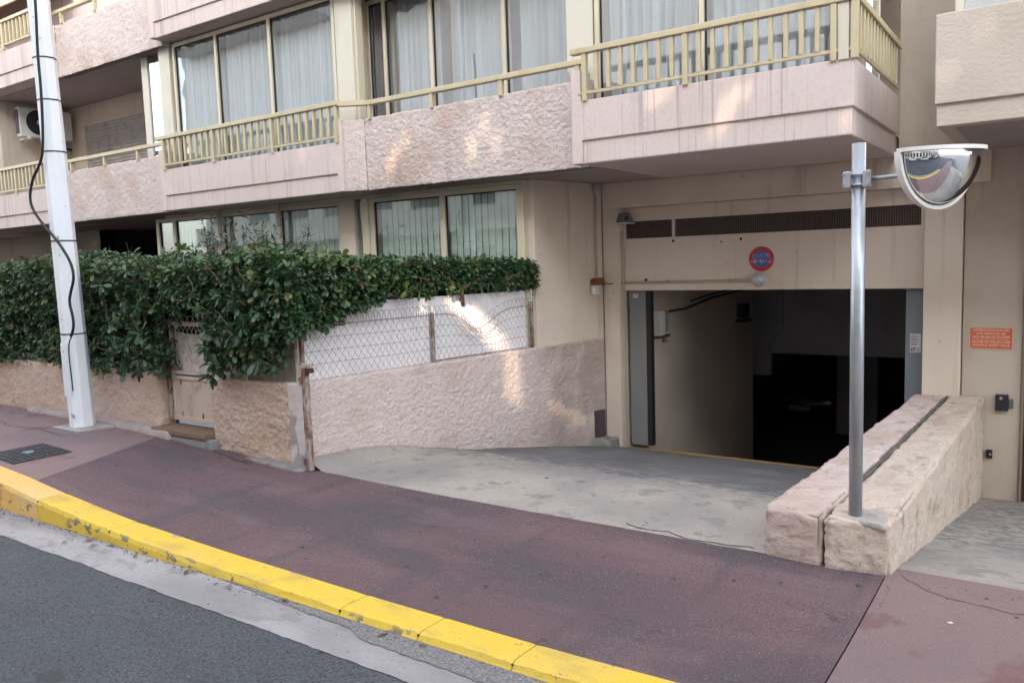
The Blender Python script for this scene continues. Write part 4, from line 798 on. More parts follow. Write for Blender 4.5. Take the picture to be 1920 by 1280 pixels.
# ------------------------------------------------------------------ curtains and blinds
def curtain(x0, x1, y, z0, z1, material, label, fold=.085, amp=.045, seed=0, group='curtains behind the upper windows', name='curtain'):
    n = int((x1 - x0) / .008); rs = np.random.default_rng(seed); ph = np.cumsum(rs.uniform(.6, 1.5, n)) * .008 / fold * 2 * np.pi
    xs_ = np.linspace(x0, x1, n); am = amp * (.5 + .5 * np.interp(xs_, np.linspace(x0, x1, 9), rs.uniform(.3, 1.3, 9)))
    g = np.array([[(x + .01 * math.sin(ph[i] * .5 + z), y + .02 + am[i] * (math.sin(ph[i]) + .35 * math.sin(2.3 * ph[i] + 1)) * (1 if z > z0 + .5 else 1.1), z) for z in (z0, z0 + .6, z1)] for i, x in enumerate(xs_)])
    return tag(MB().grid(g).build(name, material, smooth=True, fix=False), label, 'curtain', group)
curtain(-9.95, -9.09, 6.77, 2.66, 4.63, sheer_m, 'white sheer curtain behind the pane nearest the loggia', seed=1)
curtain(-9.05, -8.04, 6.77, 2.66, 4.63, sheer_m, 'white sheer curtain in the middle pane of the bay over the hedge', seed=2)
curtain(-8.00, -6.93, 6.77, 2.66, 4.63, sheer_m, 'white sheer curtain in the bay pane next to the pale column', seed=3)
curtain(-6.70, -6.43, 7.05, 2.66, 4.62, curtain_pink, 'pinkish gathered curtain in the narrow pane beside the pale column', fold=.07, seed=4)
curtain(-6.36, -5.77, 7.09, 2.66, 4.62, sheer_m, 'white sheer curtain in the pane beside the pinkish curtain', seed=5)
curtain(-5.60, -4.81, 7.09, 2.66, 4.62, sheer_m, 'white sheer curtain in the middle pane over the rough parapet', seed=6)
curtain(-4.70, -3.92, 7.09, 2.66, 4.62, sheer_m, 'white sheer curtain in the pane ending at the garage balcony', seed=7)
curtain(-3.50, -2.57, 6.75, 2.66, 4.63, sheer_m, 'white sheer curtain in the garage balcony pane nearest the rough parapet', fold=.10, seed=8)
curtain(-2.52, -1.53, 6.75, 2.66, 4.63, sheer_m, 'white sheer curtain in the garage balcony pane at the building corner', fold=.10, seed=9)
def blind(x0, x1, label, seed):
    mb = MB(); x = x0; rs = random.Random(seed)
    while x < x1 - .05: a = .007 * rs.uniform(.4, 1.2); mb.quad((x, 7.04 + a, .75), (x + .089, 7.04 - a, .75), (x + .089, 7.04 - a, 2.38), (x, 7.04 + a, 2.38)); x += .088
    return tag(mb.build('vertical_blind', blind_m, fix=False), label, 'blind', 'vertical blinds behind the ground floor windows')
blind(-10.74, -9.66, 'pale green vertical blind behind the ground floor pane nearest the dark recess', 1)
blind(-9.60, -8.46, 'pale green vertical blind behind the wispy shrub', 2)
blind(-8.40, -7.30, 'pale green vertical blind in the ground floor bay pane beside the cream column', 3)
blind(-6.70, -5.72, 'pale green vertical blind in the ground floor pane after the cream column', 4)
blind(-5.66, -4.68, 'pale green vertical blind in the ground floor pane by the entrance wall', 5)

# ------------------------------------------------------------------ hedges
def leaf_verts(L_=1.0, W_=.44, curl=.18, fold=.10):
    rows = [(0, .06), (.25, .42), (.5, .82), (.75, 1.0), (.92, .72), (1.0, .12)]
    v = []; f = []
    for t, wd in rows:
        z = -curl * t * t
        v += [(t * L_, -W_ / 2 * wd, z + fold * wd * W_), (t * L_, 0, z), (t * L_, W_ / 2 * wd, z + fold * wd * W_)]
    for i in range(len(rows) - 1):
        a = i * 3; f += [(a, a + 3, a + 4, a + 1), (a + 1, a + 4, a + 5, a + 2)]
    return np.array(v), np.array(f)
def frames(dirs, rs, roll):
    d = dirs / np.linalg.norm(dirs, axis=1, keepdims=True); upv = np.tile([0, 0, 1.], (len(d), 1)); upv[np.abs(d[:, 2]) > .95] = (0, 1, 0)
    y = np.cross(upv, d); y /= np.linalg.norm(y, axis=1, keepdims=True); z = np.cross(d, y); c, s = np.cos(roll)[:, None], np.sin(roll)[:, None]
    return np.stack([d, y * c + z * s, -y * s + z * c], 2)             # columns x, y, z
def rosettes(P, Nrm, size, rs, per=(7, 11), open_=.55):
    """leaf frames for whorls of leaves at P facing Nrm: returns origins, rotations, sizes"""
    O, D, SZ, RL = [], [], [], []
    for p, n, s in zip(P, Nrm, size):
        n = n / np.linalg.norm(n); t = np.cross(n, [0.3, .1, 1.0]); t /= np.linalg.norm(t); b = np.cross(n, t); k = rs.integers(*per); a0 = rs.uniform(0, 6.28)
        for i in range(k):
            a = a0 + i * 6.283 / k * (1 if i < k else 1) + rs.normal(0, .25); e = np.clip(open_ + rs.normal(0, .28), -.2, 1.3)
            d = (t * math.cos(a) + b * math.sin(a)) * math.cos(e) + n * math.sin(e); d[2] -= .12
            O.append(p + n * rs.uniform(-.02, .02)); D.append(d); SZ.append(s * rs.uniform(.7, 1.15)); RL.append(rs.normal(0, .35))
    O, D, SZ, RL = map(np.array, (O, D, SZ, RL)); return O, frames(D, rs, RL), SZ
LV, LF = leaf_verts()
def leaf_mass(name, O, Rm, SZ, material, parent, LV=LV, LF=LF):
    V = np.einsum('nij,kj->nki', Rm, LV) * SZ[:, None, None] + O[:, None]; n, k = V.shape[:2]
    Fc = (LF[None] + (np.arange(n) * k)[:, None, None]).reshape(-1, 4); V = V.reshape(-1, 3) - np.array(WORLD[parent.name])
    me = bpy.data.meshes.new(name); me.vertices.add(len(V)); me.vertices.foreach_set('co', V.ravel().astype(np.float32))
    me.loops.add(Fc.size); me.loops.foreach_set('vertex_index', Fc.ravel().astype(np.int32)); me.polygons.add(len(Fc)); me.polygons.foreach_set('loop_start', (np.arange(len(Fc)) * 4).astype(np.int32))
    me.polygons.foreach_set('use_smooth', np.ones(len(Fc), bool)); me.update(); me.validate(); me.materials.append(material)
    o = bpy.data.objects.new(name, me); C.objects.link(o); o.parent = parent; WORLD[o.name] = WORLD[parent.name]; o['kind'] = 'stuff'; return o
leaf_shapes = []
for L_, W_, cu in ((1, .42, .18), (1, .46, .30), (1, .38, .10)):
    v, f = leaf_verts(1, W_, cu); me = bpy.data.meshes.new('leaf'); me.from_pydata(v.tolist(), [], f.tolist()); me.polygons.foreach_set('use_smooth', [True] * len(me.polygons)); leaf_shapes.append(me)
leaf_single = [mat('leaf_green_%d' % i, c, .40, spec=.45) for i, c in enumerate([(.026, .062, .034), (.036, .084, .036), (.048, .10, .040)])]
for me, mm in zip(leaf_shapes, leaf_single): me.materials.append(mm)
def single_leaves(O, Rm, SZ, parent, rs):
    base = np.array(WORLD[parent.name])
    for o_, r_, s_ in zip(O, Rm, SZ):
        ob = bpy.data.objects.new('leaf', leaf_shapes[rs.integers(0, 3)]); C.objects.link(ob); ob.parent = parent
        M4 = np.eye(4); M4[:3, :3] = r_ * s_; M4[:3, 3] = o_ - base; ob.matrix_local = Matrix(M4.tolist())
def lumps(P, sc=2.2): return vn(P * sc + 5)
def hedge_street(rs, x0, x1, n, zlow, zhigh, y0, depth):
    """points over the front and top of a clipped hedge"""
    P, N_ = [], []
    for _ in range(n):
        x = rs.uniform(x0, x1); zt = zhigh(x); zl = zlow(x)
        if rs.random() < .70:
            z = rs.uniform(zl, zt); p = np.array([x, y0(x, z), z]); nn = np.array([rs.normal(.12, .34), -1, rs.normal(.22, .40)])
            p[1] += .075 * float(lumps(p)) + rs.uniform(-.02, .16)
        else:
            y = y0(x, zt) + rs.uniform(0, depth); p = np.array([x, y, zt + .03 * rs.normal()]); nn = np.array([rs.normal(0, .45), -.35 + rs.normal(0, .4), 1])
            p[2] += .035 * float(lumps(p * 1.7))
        P.append(p); N_.append(nn)
    return np.array(P), np.array(N_)
rs = np.random.default_rng(5)
H1 = thing('hedge', (-10, 4.4, .7), 'dark green clipped hedge along the street behind the lamp post', 'hedge')
zt1 = lambda x: 1.665 + .035 * math.sin(x * 1.3) + .02 * math.sin(x * 4.1)
zl1 = lambda x: .70 if x < -6.68 else (.74 + (1.27 - .74) * min(1, (x + 6.68) / .10))
P, N_ = hedge_street(rs, -17.5, -6.3, 5200, lambda x: zl1(x) + rs.normal(0, .025) - .03, zt1, lambda x, z: 4.03 + .05 * (1.8 - z), .95)
for _ in range(170):                                       # loose shoots over the clipped top
    x = rs.uniform(-14, -6.4); P = np.append(P, [[x, 4.05 + rs.uniform(0, .7), zt1(x) + rs.uniform(.03, .13)]], 0); N_ = np.append(N_, [[rs.normal(0, .3), -.2, 1]], 0)
O, Rm, SZ = rosettes(P, N_, rs.uniform(.042, .092, len(P)), rs)
leaf_mass('foliage', O, Rm, SZ, leaf_m, H1)
bp = [(-6.92, 3.93, 1.07), (-6.90, 3.92, .84), (-7.18, 3.93, .97), (-7.25, 3.95, .72), (-7.32, 3.93, 1.15), (-7.05, 3.95, .73), (-7.55, 3.95, .80), (-6.98, 3.96, 1.30), (-7.16, 3.94, 1.36), (-7.5, 3.93, 1.5), (-7.42, 3.95, 1.0), (-6.6, 3.95, 1.44), (-7.1, 3.95, 1.62)]
Pb = np.array(bp) + np.array([.20, 0, 0]); Nb = np.array([[rs.normal(.15, .25), -1, rs.normal(.15, .3)] for _ in bp]); O, Rm, SZ = rosettes(Pb, Nb, np.array([.125, .125, .11, .10, .10, .09] + [.085] * 7), rs, (9, 11), .35)
single_leaves(O, Rm, SZ, H1, rs)
# solid block inside the hedge, its inner shade painted near-black
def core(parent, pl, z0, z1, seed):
    o = rough_block('dark_core_block', pl, z0, z1, mat('hedge_shadow_core', (.016, .022, .014), .95), parent, cell=.07, amp=.05, sc=7, rnd=.08); return o
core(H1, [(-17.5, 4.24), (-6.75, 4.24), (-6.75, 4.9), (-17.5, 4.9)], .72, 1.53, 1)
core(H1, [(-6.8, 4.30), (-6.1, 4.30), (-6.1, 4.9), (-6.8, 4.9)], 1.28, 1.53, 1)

H2 = thing('hedge', (-5.3, 4.5, .7), 'overgrown dark green hedge spilling over the white fence by the driveway', 'hedge')
zt2 = lambda x: 1.635 + .03 * math.sin(x * 3.3) - .05 * max(0, x + 5.6)
def zl2(x):
    return float(np.interp(x, [-6.35, -5.97, -5.86, -5.70, -5.5, -5.25, -5.05, -4.92, -4.8], [1.34, 1.28, .86, .74, .80, .88, .95, 1.08, 1.14]))
P, N_ = hedge_street(rs, -6.35, -4.82, 1150, lambda x: zl2(x) + rs.normal(0, .05), zt2, lambda x, z: 4.0 + .04 * (1.8 - z), .8)
for _ in range(60):
    x = rs.uniform(-6.3, -4.95); P = np.append(P, [[x, 4.05 + rs.uniform(0, .6), zt2(x) + rs.uniform(.03, .12)]], 0); N_ = np.append(N_, [[rs.normal(0, .3), -.2, 1]], 0)
O, Rm, SZ = rosettes(P, N_, rs.uniform(.042, .095, len(P)), rs, open_=.45)
# along the driveway
P2, N2 = [], []
for _ in range(1700):
    y = rs.uniform(4.05, 7.0); zt = np.interp(y, [4, 4.7, 5.4, 7.0], [1.62, 1.62, 1.60, 1.56]); zl = np.interp(y, [4.0, 4.3, 4.7, 5.1, 5.6, 7.0], [1.04, 1.10, 1.24, 1.34, 1.35, 1.35])
    if rs.random() < .62:
        z = rs.uniform(zl, zt); p = np.array([xa(y) - .03 + .05 * rs.random() * (y < 5.6), y, z]); p[0] += .05 * float(lumps(p)) - rs.uniform(0, .12) + (.07 if y < 5.0 else 0); nn = np.array([1, -.5 + rs.normal(0, .4), rs.normal(.2, .5)])
    else:
        p = np.array([xa(y) - rs.uniform(0, .6), y, zt + .025 * rs.normal()]); nn = np.array([.3 + rs.normal(0, .4), -.3 + rs.normal(0, .4), 1])
    P2.append(p); N2.append(nn)
P2, N2 = np.array(P2), np.array(N2)
O2, R2_, S2 = rosettes(P2, N2, rs.uniform(.045, .08, len(P2)), rs)
leaf_mass('foliage', np.concatenate([O, O2]), np.concatenate([Rm, R2_]), np.concatenate([SZ, S2]), leaf_m, H2)
# fresh lighter shoots
Pf = np.array([[xa(y) + .03, y, z] for y, z in ((4.45, 1.66), (4.5, 1.60), (4.38, 1.70), (4.6, 1.68), (5.0, 1.50), (5.1, 1.42), (5.25, 1.38), (5.4, 1.36), (4.9, 1.46), (5.5, 1.34), (5.15, 1.52), (5.9, 1.38), (4.3, 1.52))] + [[-5.3, 3.96, 1.72], [-5.15, 3.95, 1.6], [-5.35, 3.95, 1.2], [-6.0, 3.95, 1.78]])
Nf = np.array([[.7, -.7, .4]] * len(Pf)) + rs.normal(0, .25, (len(Pf), 3)); O, Rm, SZ = rosettes(Pf, Nf, rs.uniform(.07, .10, len(Pf)), rs)
leaf_mass('fresh_foliage', O, Rm, SZ, leaf_y, H2)
bp = [(-6.0, 3.95, .74), (-5.88, 3.95, .86), (-6.04, 3.96, .98), (-5.40, 3.97, .90), (-5.70, 3.95, .93), (-5.62, 3.96, 1.10), (-6.0, 3.94, 1.12), (-5.95, 3.95, .78), (-5.3, 3.95, 1.15), (-5.1, 3.95, 1.28), (-5.05, 3.96, 1.12), (-5.98, 3.96, .84), (-5.55, 3.95, 1.3), (-5.8, 3.95, 1.4), (-4.84, 4.30, 1.20), (-5.5, 3.96, 1.5), (-6.1, 3.95, 1.3)]
Pb = np.array(bp); Pb[:, 0] += np.where(Pb[:, 0] < -5.35, .24, 0); Nb = np.array([[rs.normal(.2, .3), -1, rs.normal(.1, .3)] for _ in bp]); O, Rm, SZ = rosettes(Pb, Nb, np.array([.105, .11, .10, .12] + [.09] * 14), rs, (8, 11), .4)
single_leaves(O, Rm, SZ, H2, rs)
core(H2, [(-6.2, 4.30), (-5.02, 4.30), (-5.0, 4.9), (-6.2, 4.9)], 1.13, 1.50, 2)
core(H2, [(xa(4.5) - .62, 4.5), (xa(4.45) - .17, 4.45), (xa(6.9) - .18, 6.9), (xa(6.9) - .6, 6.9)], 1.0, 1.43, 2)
def twigs(parent, starts, name='branch', r=.005, L_=.22, seed=3):
    q = random.Random(seed); mb = MB()
    for x, y, z in starts:
        p = Vector((x, y, z)); d = Vector((q.uniform(-1, 1), q.uniform(-.4, .1), q.uniform(-.2, .9))).normalized(); pts = [p.copy()]
        for i in range(5): d = (d + Vector((q.gauss(0, .3), q.gauss(0, .2), q.gauss(0, .3)))).normalized(); p = p + d * L_ / 5; pts.append(p.copy())
        mb.tube(pts, [r * (1 - .13 * i) for i in range(6)], 5)
    return tag(mb.build(name, bark, parent, smooth=True), kind='stuff')
twigs(H1, [(x, 3.98, random.uniform(.8, 1.5)) for x in np.linspace(-12, -6.9, 16)])
twigs(H2, [(x, 3.97, random.uniform(.95, 1.6)) for x in np.linspace(-6.1, -4.95, 14)] + [(xa(y) + .02, y, random.uniform(1.34, 1.55)) for y in np.linspace(4.4, 6.6, 16)])
MB().tube([(xa(6.0) - .10, 6.05, 1.2), (xa(6.0) - .02, 5.95, 1.36), (xa(6.1) + .0, 6.15, 1.44), (xa(6.4) - .02, 6.4, 1.48)], [.022, .02, .016, .010], 8).build('stem', bark, H2, smooth=True)

# wispy shrubs standing behind the hedge
def shrub(loc, label, nst, h, spread, leafL, material, seed, dens=26):
    t = thing('shrub', loc, label, 'shrub'); q = np.random.default_rng(seed); O, D, SZ, RL = [], [], [], []; mb = MB()
    for i in range(nst):
        p = np.array(loc) + np.array([q.uniform(-spread, spread), q.uniform(-.15, .15), 0]); d = np.array([q.normal(0, .28), q.normal(0, .15), 1.0]); d /= np.linalg.norm(d); hh = h * q.uniform(.55, 1.0); pts = []
        for k in range(9):
            pts.append(p.copy()); p = p + d * hh / 8; d = d + q.normal(0, .13, 3); d /= np.linalg.norm(d)
        mb.tube([tuple(a) for a in pts], [.008 * (1 - k * .1) for k in range(9)], 4)
        for k in range(dens):
            u = q.uniform(.25, 1) * 8; a = int(min(u, 7)); pp = pts[a] + (pts[min(a + 1, 8)] - pts[a]) * (u - a); dd = q.normal(0, 1, 3); dd[2] = abs(dd[2]) * .7 + .2
            O.append(pp); D.append(dd); SZ.append(leafL * q.uniform(.6, 1.3)); RL.append(q.uniform(-1, 1))
    mb.build('stem', bark, t, smooth=True); v, f = leaf_verts(1, .22, .1, .06); leaf_mass('foliage', np.array(O), frames(np.array(D), q, np.array(RL)), np.array(SZ), material, t, v, f)
shrub((-7.28, 5.6, 1.35), 'wispy grey green shrub in front of the ground floor panes', 30, .98, .68, .075, leaf_g, 21, 34)
shrub((-7.98, 5.6, 1.4), 'smaller grey green shrub beside the peeling white pipe', 10, .72, .22, .075, leaf_g, 22, 34)
shrub((-6.85, 5.5, 1.45), 'fresh green sprig rising among the grey green shrub', 4, .62, .10, .10, leaf_y, 25, 22)
shrub((-8.62, 5.5, 1.4), 'thin upright sprig in front of the narrow ground floor pane', 3, .62, .14, .06, leaf_m, 23, 24)
shrub((-9.6, 5.5, 1.3), 'bare arching sprigs against the dark recess', 6, .85, .5, .05, leaf_m, 24, 14)

# ------------------------------------------------------------------ the street behind: opposite block and parked cars
OB = thing('apartment_building', (0, -7, 0), 'pale apartment block across the street with added sun holes, seen only in the window reflections', 'building')
sun_holes = [(.62, 7.31, .17, .15), (.73, 7.24, .18, .17), (.86, 7.16, .13, .17), (1.03, 6.85, .05, .55), (1.41, 6.72, .055, .09), (1.57, 6.72, .05, .09), (-.22, 7.03, .11, .10), (.10, 7.09, .07, .08), (.33, 7.13, .10, .08),  # openings added to the wall, aimed to throw the sun patches
         (-.46, 9.04, .034, .15), (-.36, 9.16, .036, .17), (-.22, 9.28, .022, .14), (.64, 9.10, .026, .26), (.80, 9.30, .024, .22), (.95, 9.12, .02, .22), (2.62, 9.13, .03, .10), (2.74, 9.18, .026, .08), (3.24, 8.96, .03, .18), (3.36, 9.08, .03, .14), (3.16, 8.82, .022, .12), (4.14, 8.79, .02, .12),
         (4.79, 9.06, .024, .05), (5.0, 9.30, .03, .03), (-1.75, 9.17, .022, .08)]
XS = sorted({-30, 24} | {x - a / 2 for x, z, a, b in sun_holes} | {x + a / 2 for x, z, a, b in sun_holes}); ZS = sorted({0, 12.2} | {z - b / 2 for x, z, a, b in sun_holes} | {z + b / 2 for x, z, a, b in sun_holes})
mb = MB()
for i in range(len(XS) - 1):
    run = None
    for k in range(len(ZS) - 1):
        cx, czz = (XS[i] + XS[i + 1]) / 2, (ZS[k] + ZS[k + 1]) / 2; inside = any(abs(cx - x) < a / 2 and abs(czz - z) < b / 2 for x, z, a, b in sun_holes)
        if not inside and run is None: run = ZS[k]
        if inside and run is not None: mb.quad((XS[i], -7, run), (XS[i + 1], -7, run), (XS[i + 1], -7, ZS[k]), (XS[i], -7, ZS[k])); run = None
    if run is not None: mb.quad((XS[i], -7, run), (XS[i + 1], -7, run), (XS[i + 1], -7, 12.2), (XS[i], -7, 12.2))
mb.build('sun_hole_wall', opp_m, OB, fix=False)
for z in (2.6, 5.1, 10.2):
    for x in (-29.5, -20, -10.5, 4.5, 14): 
        if z == 7.75 and -6 < x < 5: continue
        MB().box(x, x + 8.4, -6.99, -6.0, z, z + (.75 if z != 7.75 else .5)).build('balcony', opp_b, OB)
wp_ = None
for z in (.6, 3.5, 10.95):
    for i in range(24):
        x = -29.5 + i * 2.2
        if wp_ is None: wp_ = MB().box(x, x + 1.3, -6.99, -6.95, z, z + 1.5).build('window', opp_win, OB); w0 = (x, z)
        else: copy_at(wp_, OB, (x - w0[0], 0, z - w0[1]))

def car(loc, rz, body, label, dark=False):
    t = thing('parked_car', loc, label, 'car', 'cars parked in the street' if not dark else None)
    S_ = .84
    prof = [(-2.05, .35, .62, .80), (-2.0, .25, .78, .84), (-1.2, .22, .86, .86), (-.55, .2, .92, .88), (.0, .2, .93, .88), (.9, .2, .93, .88), (1.7, .22, .92, .87), (2.05, .28, .80, .84), (2.1, .40, .62, .80)]
    g = []
    for x, zb, zt, hw in prof: g.append([(x * S_, y_ * hw * S_, z_ * S_) for y_, z_ in ((-.9, zb), (-1, zb + .15), (-1, zt - .16), (-.93, zt - .02), (-.5, zt + .02), (.5, zt + .02), (.93, zt - .02), (1, zt - .16), (1, zt - .16), (1, zt - .16), (1, zb + .15), (.9, zb))])
    def loc_(a): 
        c, s = math.cos(rz), math.sin(rz); a = np.array(a); return np.stack([a[..., 0] * c - a[..., 1] * s + loc[0], a[..., 0] * s + a[..., 1] * c + loc[1], a[..., 2] + loc[2]], -1)
    G_ = loc_(g); mb = MB().grid(G_); n = G_.shape[1]; mb.f += [tuple(range(n)), tuple(range((len(prof) - 1) * n, len(prof) * n))[::-1]]
    mb.build('body', body, t, smooth=True)
    cabp = [(-1.15, .88, .80), (-.45, 1.36, .62), (.2, 1.44, .62), (1.1, 1.40, .62), (1.85, .92, .76)]
    g = [[(x * S_, -hw * S_, (z - .03) * S_ ), (x * S_, -hw * .8 * S_, z * S_), (x * S_, hw * .8 * S_, z * S_), (x * S_, hw * S_, (z - .03) * S_)] for x, z, hw in cabp]
    MB().grid(loc_(g)).build('roof', body, t, smooth=True)
    for sgn in (-1, 1):
        q = [(-1.05, .86), (-.42, 1.31), (.25, 1.39), (1.08, 1.35), (1.75, .88)]
        MB().add([tuple(loc_((x * S_, sgn * (.83 if z < 1 else .63) * S_, z * S_))) for x, z in q], [tuple(range(5))]).build('side_window', opp_win, t, fix=False)
        for x in (-1.3, 1.3):
            wl_ = MB().tube([tuple(loc_((x * S_, sgn * .88 * S_, .31 * S_))), tuple(loc_((x * S_, sgn * .68 * S_, .31 * S_)))], .31 * S_, 20).build('wheel', black_m, t); MB().tube([tuple(loc_((x * S_, sgn * .895 * S_, .31 * S_))), tuple(loc_((x * S_, sgn * .88 * S_, .31 * S_)))], .2 * S_, 14).build('rim', galv, wl_)
        MB().add([tuple(loc_((x * S_, y_ * sgn * S_, z * S_))) for x, y_, z in ((-2.045, .42, .62), (-2.0, .80, .66), (-1.93, .80, .77), (-2.02, .45, .72))], [(0, 1, 2, 3)]).build('headlight', mat('headlight_glass', (.55, .58, .6), .12, spec=.8), t, fix=False)
    MB().add([tuple(loc_((x * S_, y_ * S_, z * S_))) for x, y_, z in ((-1.13, -.70, .90), (-1.13, .70, .90), (-.47, .55, 1.34), (-.47, -.55, 1.34))], [(0, 1, 2, 3)]).build('windscreen', opp_win, t, fix=False)
    MB().add([tuple(loc_((x * S_, y_ * S_, z * S_))) for x, y_, z in ((-2.06, -.4, .55), (-2.06, .4, .55), (-2.05, .4, .63), (-2.05, -.4, .63))], [(0, 1, 2, 3)]).build('grille', mat('chrome_trim', (.5, .5, .52), .2, .8), t, fix=False)
    c = loc_((-2.085 * S_, 0, .42 * S_)); pl_ = MB().add([tuple(loc_((-2.09 * S_, a, b))) for a, b in ((-.22, .30), (.22, .30), (.22, .40), (-.22, .40))], [(0, 1, 2, 3)]).build('number_plate', white_sign, t, fix=False)
    if dark: text_mesh('CP-528-WA', .075, tuple(loc_((-2.097 * S_, 0, .35))), (-math.sin(rz) * -1 if False else 1, 0, 0), (0, 0, 1), ink, 'lettering', pl_, ext=.0005)
    return t
dark_car = mat('dark_blue_car_paint', (.02, .022, .032), .2, spec=.6)
car((-4.62, 19.2, -2.09), math.pi / 2, dark_car, 'dark car parked deep inside the garage, facing out', True)
car((-1.5, -3.6, -.02), 0, mat('white_car_paint', (.6, .6, .6), .25, spec=.6), 'white car parked across the street, reflected in the mirror dome')
car((4.2, -3.6, -.02), 0, mat('silver_car_paint', (.35, .36, .38), .25, .4, spec=.6), 'silver car parked across the street behind the white one')
car((10.2, -3.7, -.02), 0, dark_car, 'dark car parked across the street behind the silver one')
car((16.5, -3.7, -.02), 0, mat('grey_car_paint', (.15, .15, .16), .25, .3, spec=.6), 'grey car parked across the street, farthest along the row')

# ------------------------------------------------------------------ litter on the ground
def bit(x, y, z, col, nm, s):
    q = random.Random(x * 7 + y); pts = [(x + s * math.cos(t) * q.uniform(.6, 1.2), y + .7 * s * math.sin(t) * q.uniform(.6, 1.2), z + q.uniform(.002, .006)) for t in np.linspace(0, 2 * math.pi, 7)[:-1]]
    return MB().add(pts + [(x, y, z + .008)], [(i, (i + 1) % 6, 6) for i in range(6)]).build(nm, col, None)
leafb = mat('dry_leaf', (.14, .09, .04), .8); pale_bit = mat('paper_scrap', (.6, .58, .55), .8); gum = mat('old_gum', (.05, .05, .05), .8)
for x, y, mm, s, lab, ct in ((-3.12, 4.9, leafb, .022, 'small yellowed leaf lying on the concrete apron', 'leaf'), (-.36, 3.73, pale_bit, .012, 'small white scrap on the pink pavement by the low wall', 'litter'), (-3.55, 2.95, mat('green_leaf_bit', (.05, .09, .04), .7), .018, 'small green leaf on the dark pavement near the kerb', 'leaf')):
    tag(bit(x, y, float(drive_surface(np.array(x), np.array(y))) if y > 4.2 else float(pave_z(np.array(x), np.array(y))) + .005, mm, 'leaf_litter' if ct == 'leaf' else 'paper_scrap', s), lab, ct)
def crack(pts, wd, zf, nm, seed):
    q = random.Random(seed); P = []
    for (xa_, ya_), (xb, yb) in zip(pts[:-1], pts[1:]):
        n = max(3, int(math.hypot(xb - xa_, yb - ya_) / .035))
        for i in range(n): u = i / n; P.append((xa_ + (xb - xa_) * u + q.gauss(0, .006), ya_ + (yb - ya_) * u + q.gauss(0, .006)))
    g = [[(x, y - wd * (.4 + q.random() * .6), zf(x, y)), (x, y + wd * (.4 + q.random() * .6), zf(x, y))] for x, y in P]
    return tag(MB().grid(np.array(g)).build(nm, gum, fix=False), kind='structure')
zp = lambda x, y: float(pave_z(np.array(x), np.array(y))) + .0065
zd = lambda x, y: float(drive_surface(np.array(x), np.array(y))) + .003
crack([(-2.15, 4.24), (-2.0, 4.20), (-1.86, 4.22), (-1.72, 4.17), (-1.5, 4.19), (-1.31, 4.22)], .006, zd, 'crack', 1)
crack([(-2.05, 4.21), (-2.02, 4.30), (-2.08, 4.36)], .006, zd, 'crack', 2)
crack([(-.62, 4.18), (-.5, 4.05), (-.35, 4.0), (-.1, 3.97), (.2, 3.99)], .003, zp, 'crack', 3)
crack([(-.66, 4.05), (-.63, 3.9), (-.64, 3.7)], .004, zp, 'crack', 6)
crack([(-9.5, 3.55), (-8.9, 3.62), (-8.4, 3.5), (-8.0, 3.58), (-7.5, 3.52), (-7.2, 3.6)], .005, zp, 'crack', 4)
crack([(-5.95, 4.07), (-5.6, 4.0), (-5.3, 3.98)], .006, zp, 'crack', 5)
sp_ = MB(); q = random.Random(4)
for i in range(90):
    x, y = q.uniform(-6, 1.5), q.uniform(2.7, 4.1); s = q.uniform(.004, .013); z = float(pave_z(np.array(x), np.array(y))) + .007
    sp_.add([(x + s * math.cos(t), y + s * .8 * math.sin(t), z) for t in np.linspace(0, 6.28, 7)[:-1]], [tuple(range(6))])
tag(sp_.build('gum_spots', gum, fix=False), kind='stuff')

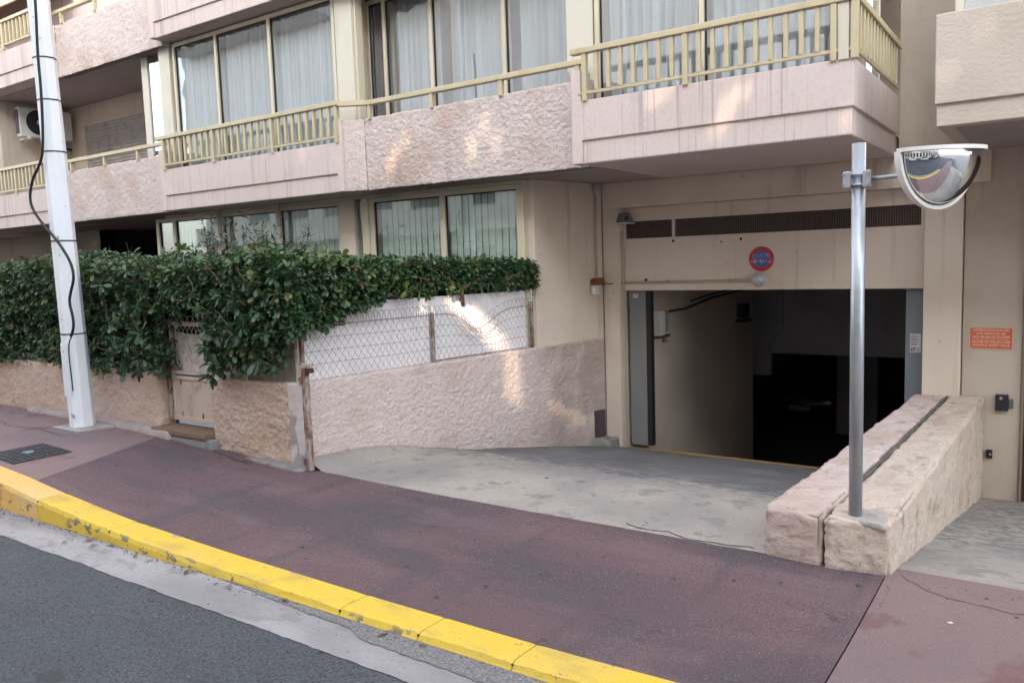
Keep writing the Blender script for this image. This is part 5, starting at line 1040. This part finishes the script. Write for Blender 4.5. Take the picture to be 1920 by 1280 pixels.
# grit swept up along the kerb and the walls, and leaf litter under the hedge
gr = MB(); q = random.Random(9)
def grain(x, y, z, r):
    a = q.uniform(0, 6.28); gr.add([(x + r * math.cos(a + k * 2.09), y + r * math.sin(a + k * 2.09), z) for k in range(3)] + [(x, y, z + r * q.uniform(.6, 1.2))], [(0, 1, 3), (1, 2, 3), (2, 0, 3)])
for i in range(1500):
    u = q.random()
    if u < .45: x, y = q.uniform(-7.5, 1.2), 2.462 - abs(q.gauss(0, .035)); z = -.015
    elif u < .6: x, y = q.uniform(-7.5, 1.2), q.uniform(1.6, 2.45); z = -.018 if y > 2.21 else -.022
    elif u < .75: y = q.uniform(4.4, 8.0); x = float(xa(y)) + .02 + abs(q.gauss(0, .06)); z = float(drive_surface(np.array(x), np.array(y)))
    elif u < .85: y = q.uniform(4.2, 8.0); x = float(xp(y)) - .02 - abs(q.gauss(0, .05)); z = float(drive_surface(np.array(x), np.array(y)))
    else: x = q.uniform(-6.0, 1); y = 4.14 - abs(q.gauss(0, .06)); z = float(pave_z(np.array(x), np.array(y))) + .004
    grain(x, y, z, q.uniform(.0025, .0075))
tag(gr.build('grit', mat('grit', (.24, .22, .20), .9, layers=[(30, I3, 2, .4, .6, (.10, .09, .085), .9)]), fix=False), kind='stuff')
lt = MB()
for i in range(46):
    x = q.uniform(-12, -5.2) if i < 30 else q.uniform(-7, 0); y = 4.06 - abs(q.gauss(0, .10)) if i < 30 else 2.45 - abs(q.gauss(0, .05)); z = (float(pave_z(np.array(x), np.array(y))) + .012) if y > 2.67 else -.012; a = q.uniform(0, 6.28); L_ = q.uniform(.018, .04)
    c, d = math.cos(a), math.sin(a); lt.add([(x - c * L_, y - d * L_, z), (x - d * L_ * .35, y + c * L_ * .35, z + .006), (x + c * L_, y + d * L_, z + .003), (x + d * L_ * .35, y - c * L_ * .35, z + .008)], [(0, 1, 2), (0, 2, 3)])
tag(lt.build('fallen_leaves', leafmat('fallen_leaf', [(.10, .06, .03), (.16, .11, .05), (.06, .07, .03), (.12, .08, .04)], .05), fix=False), kind='stuff')
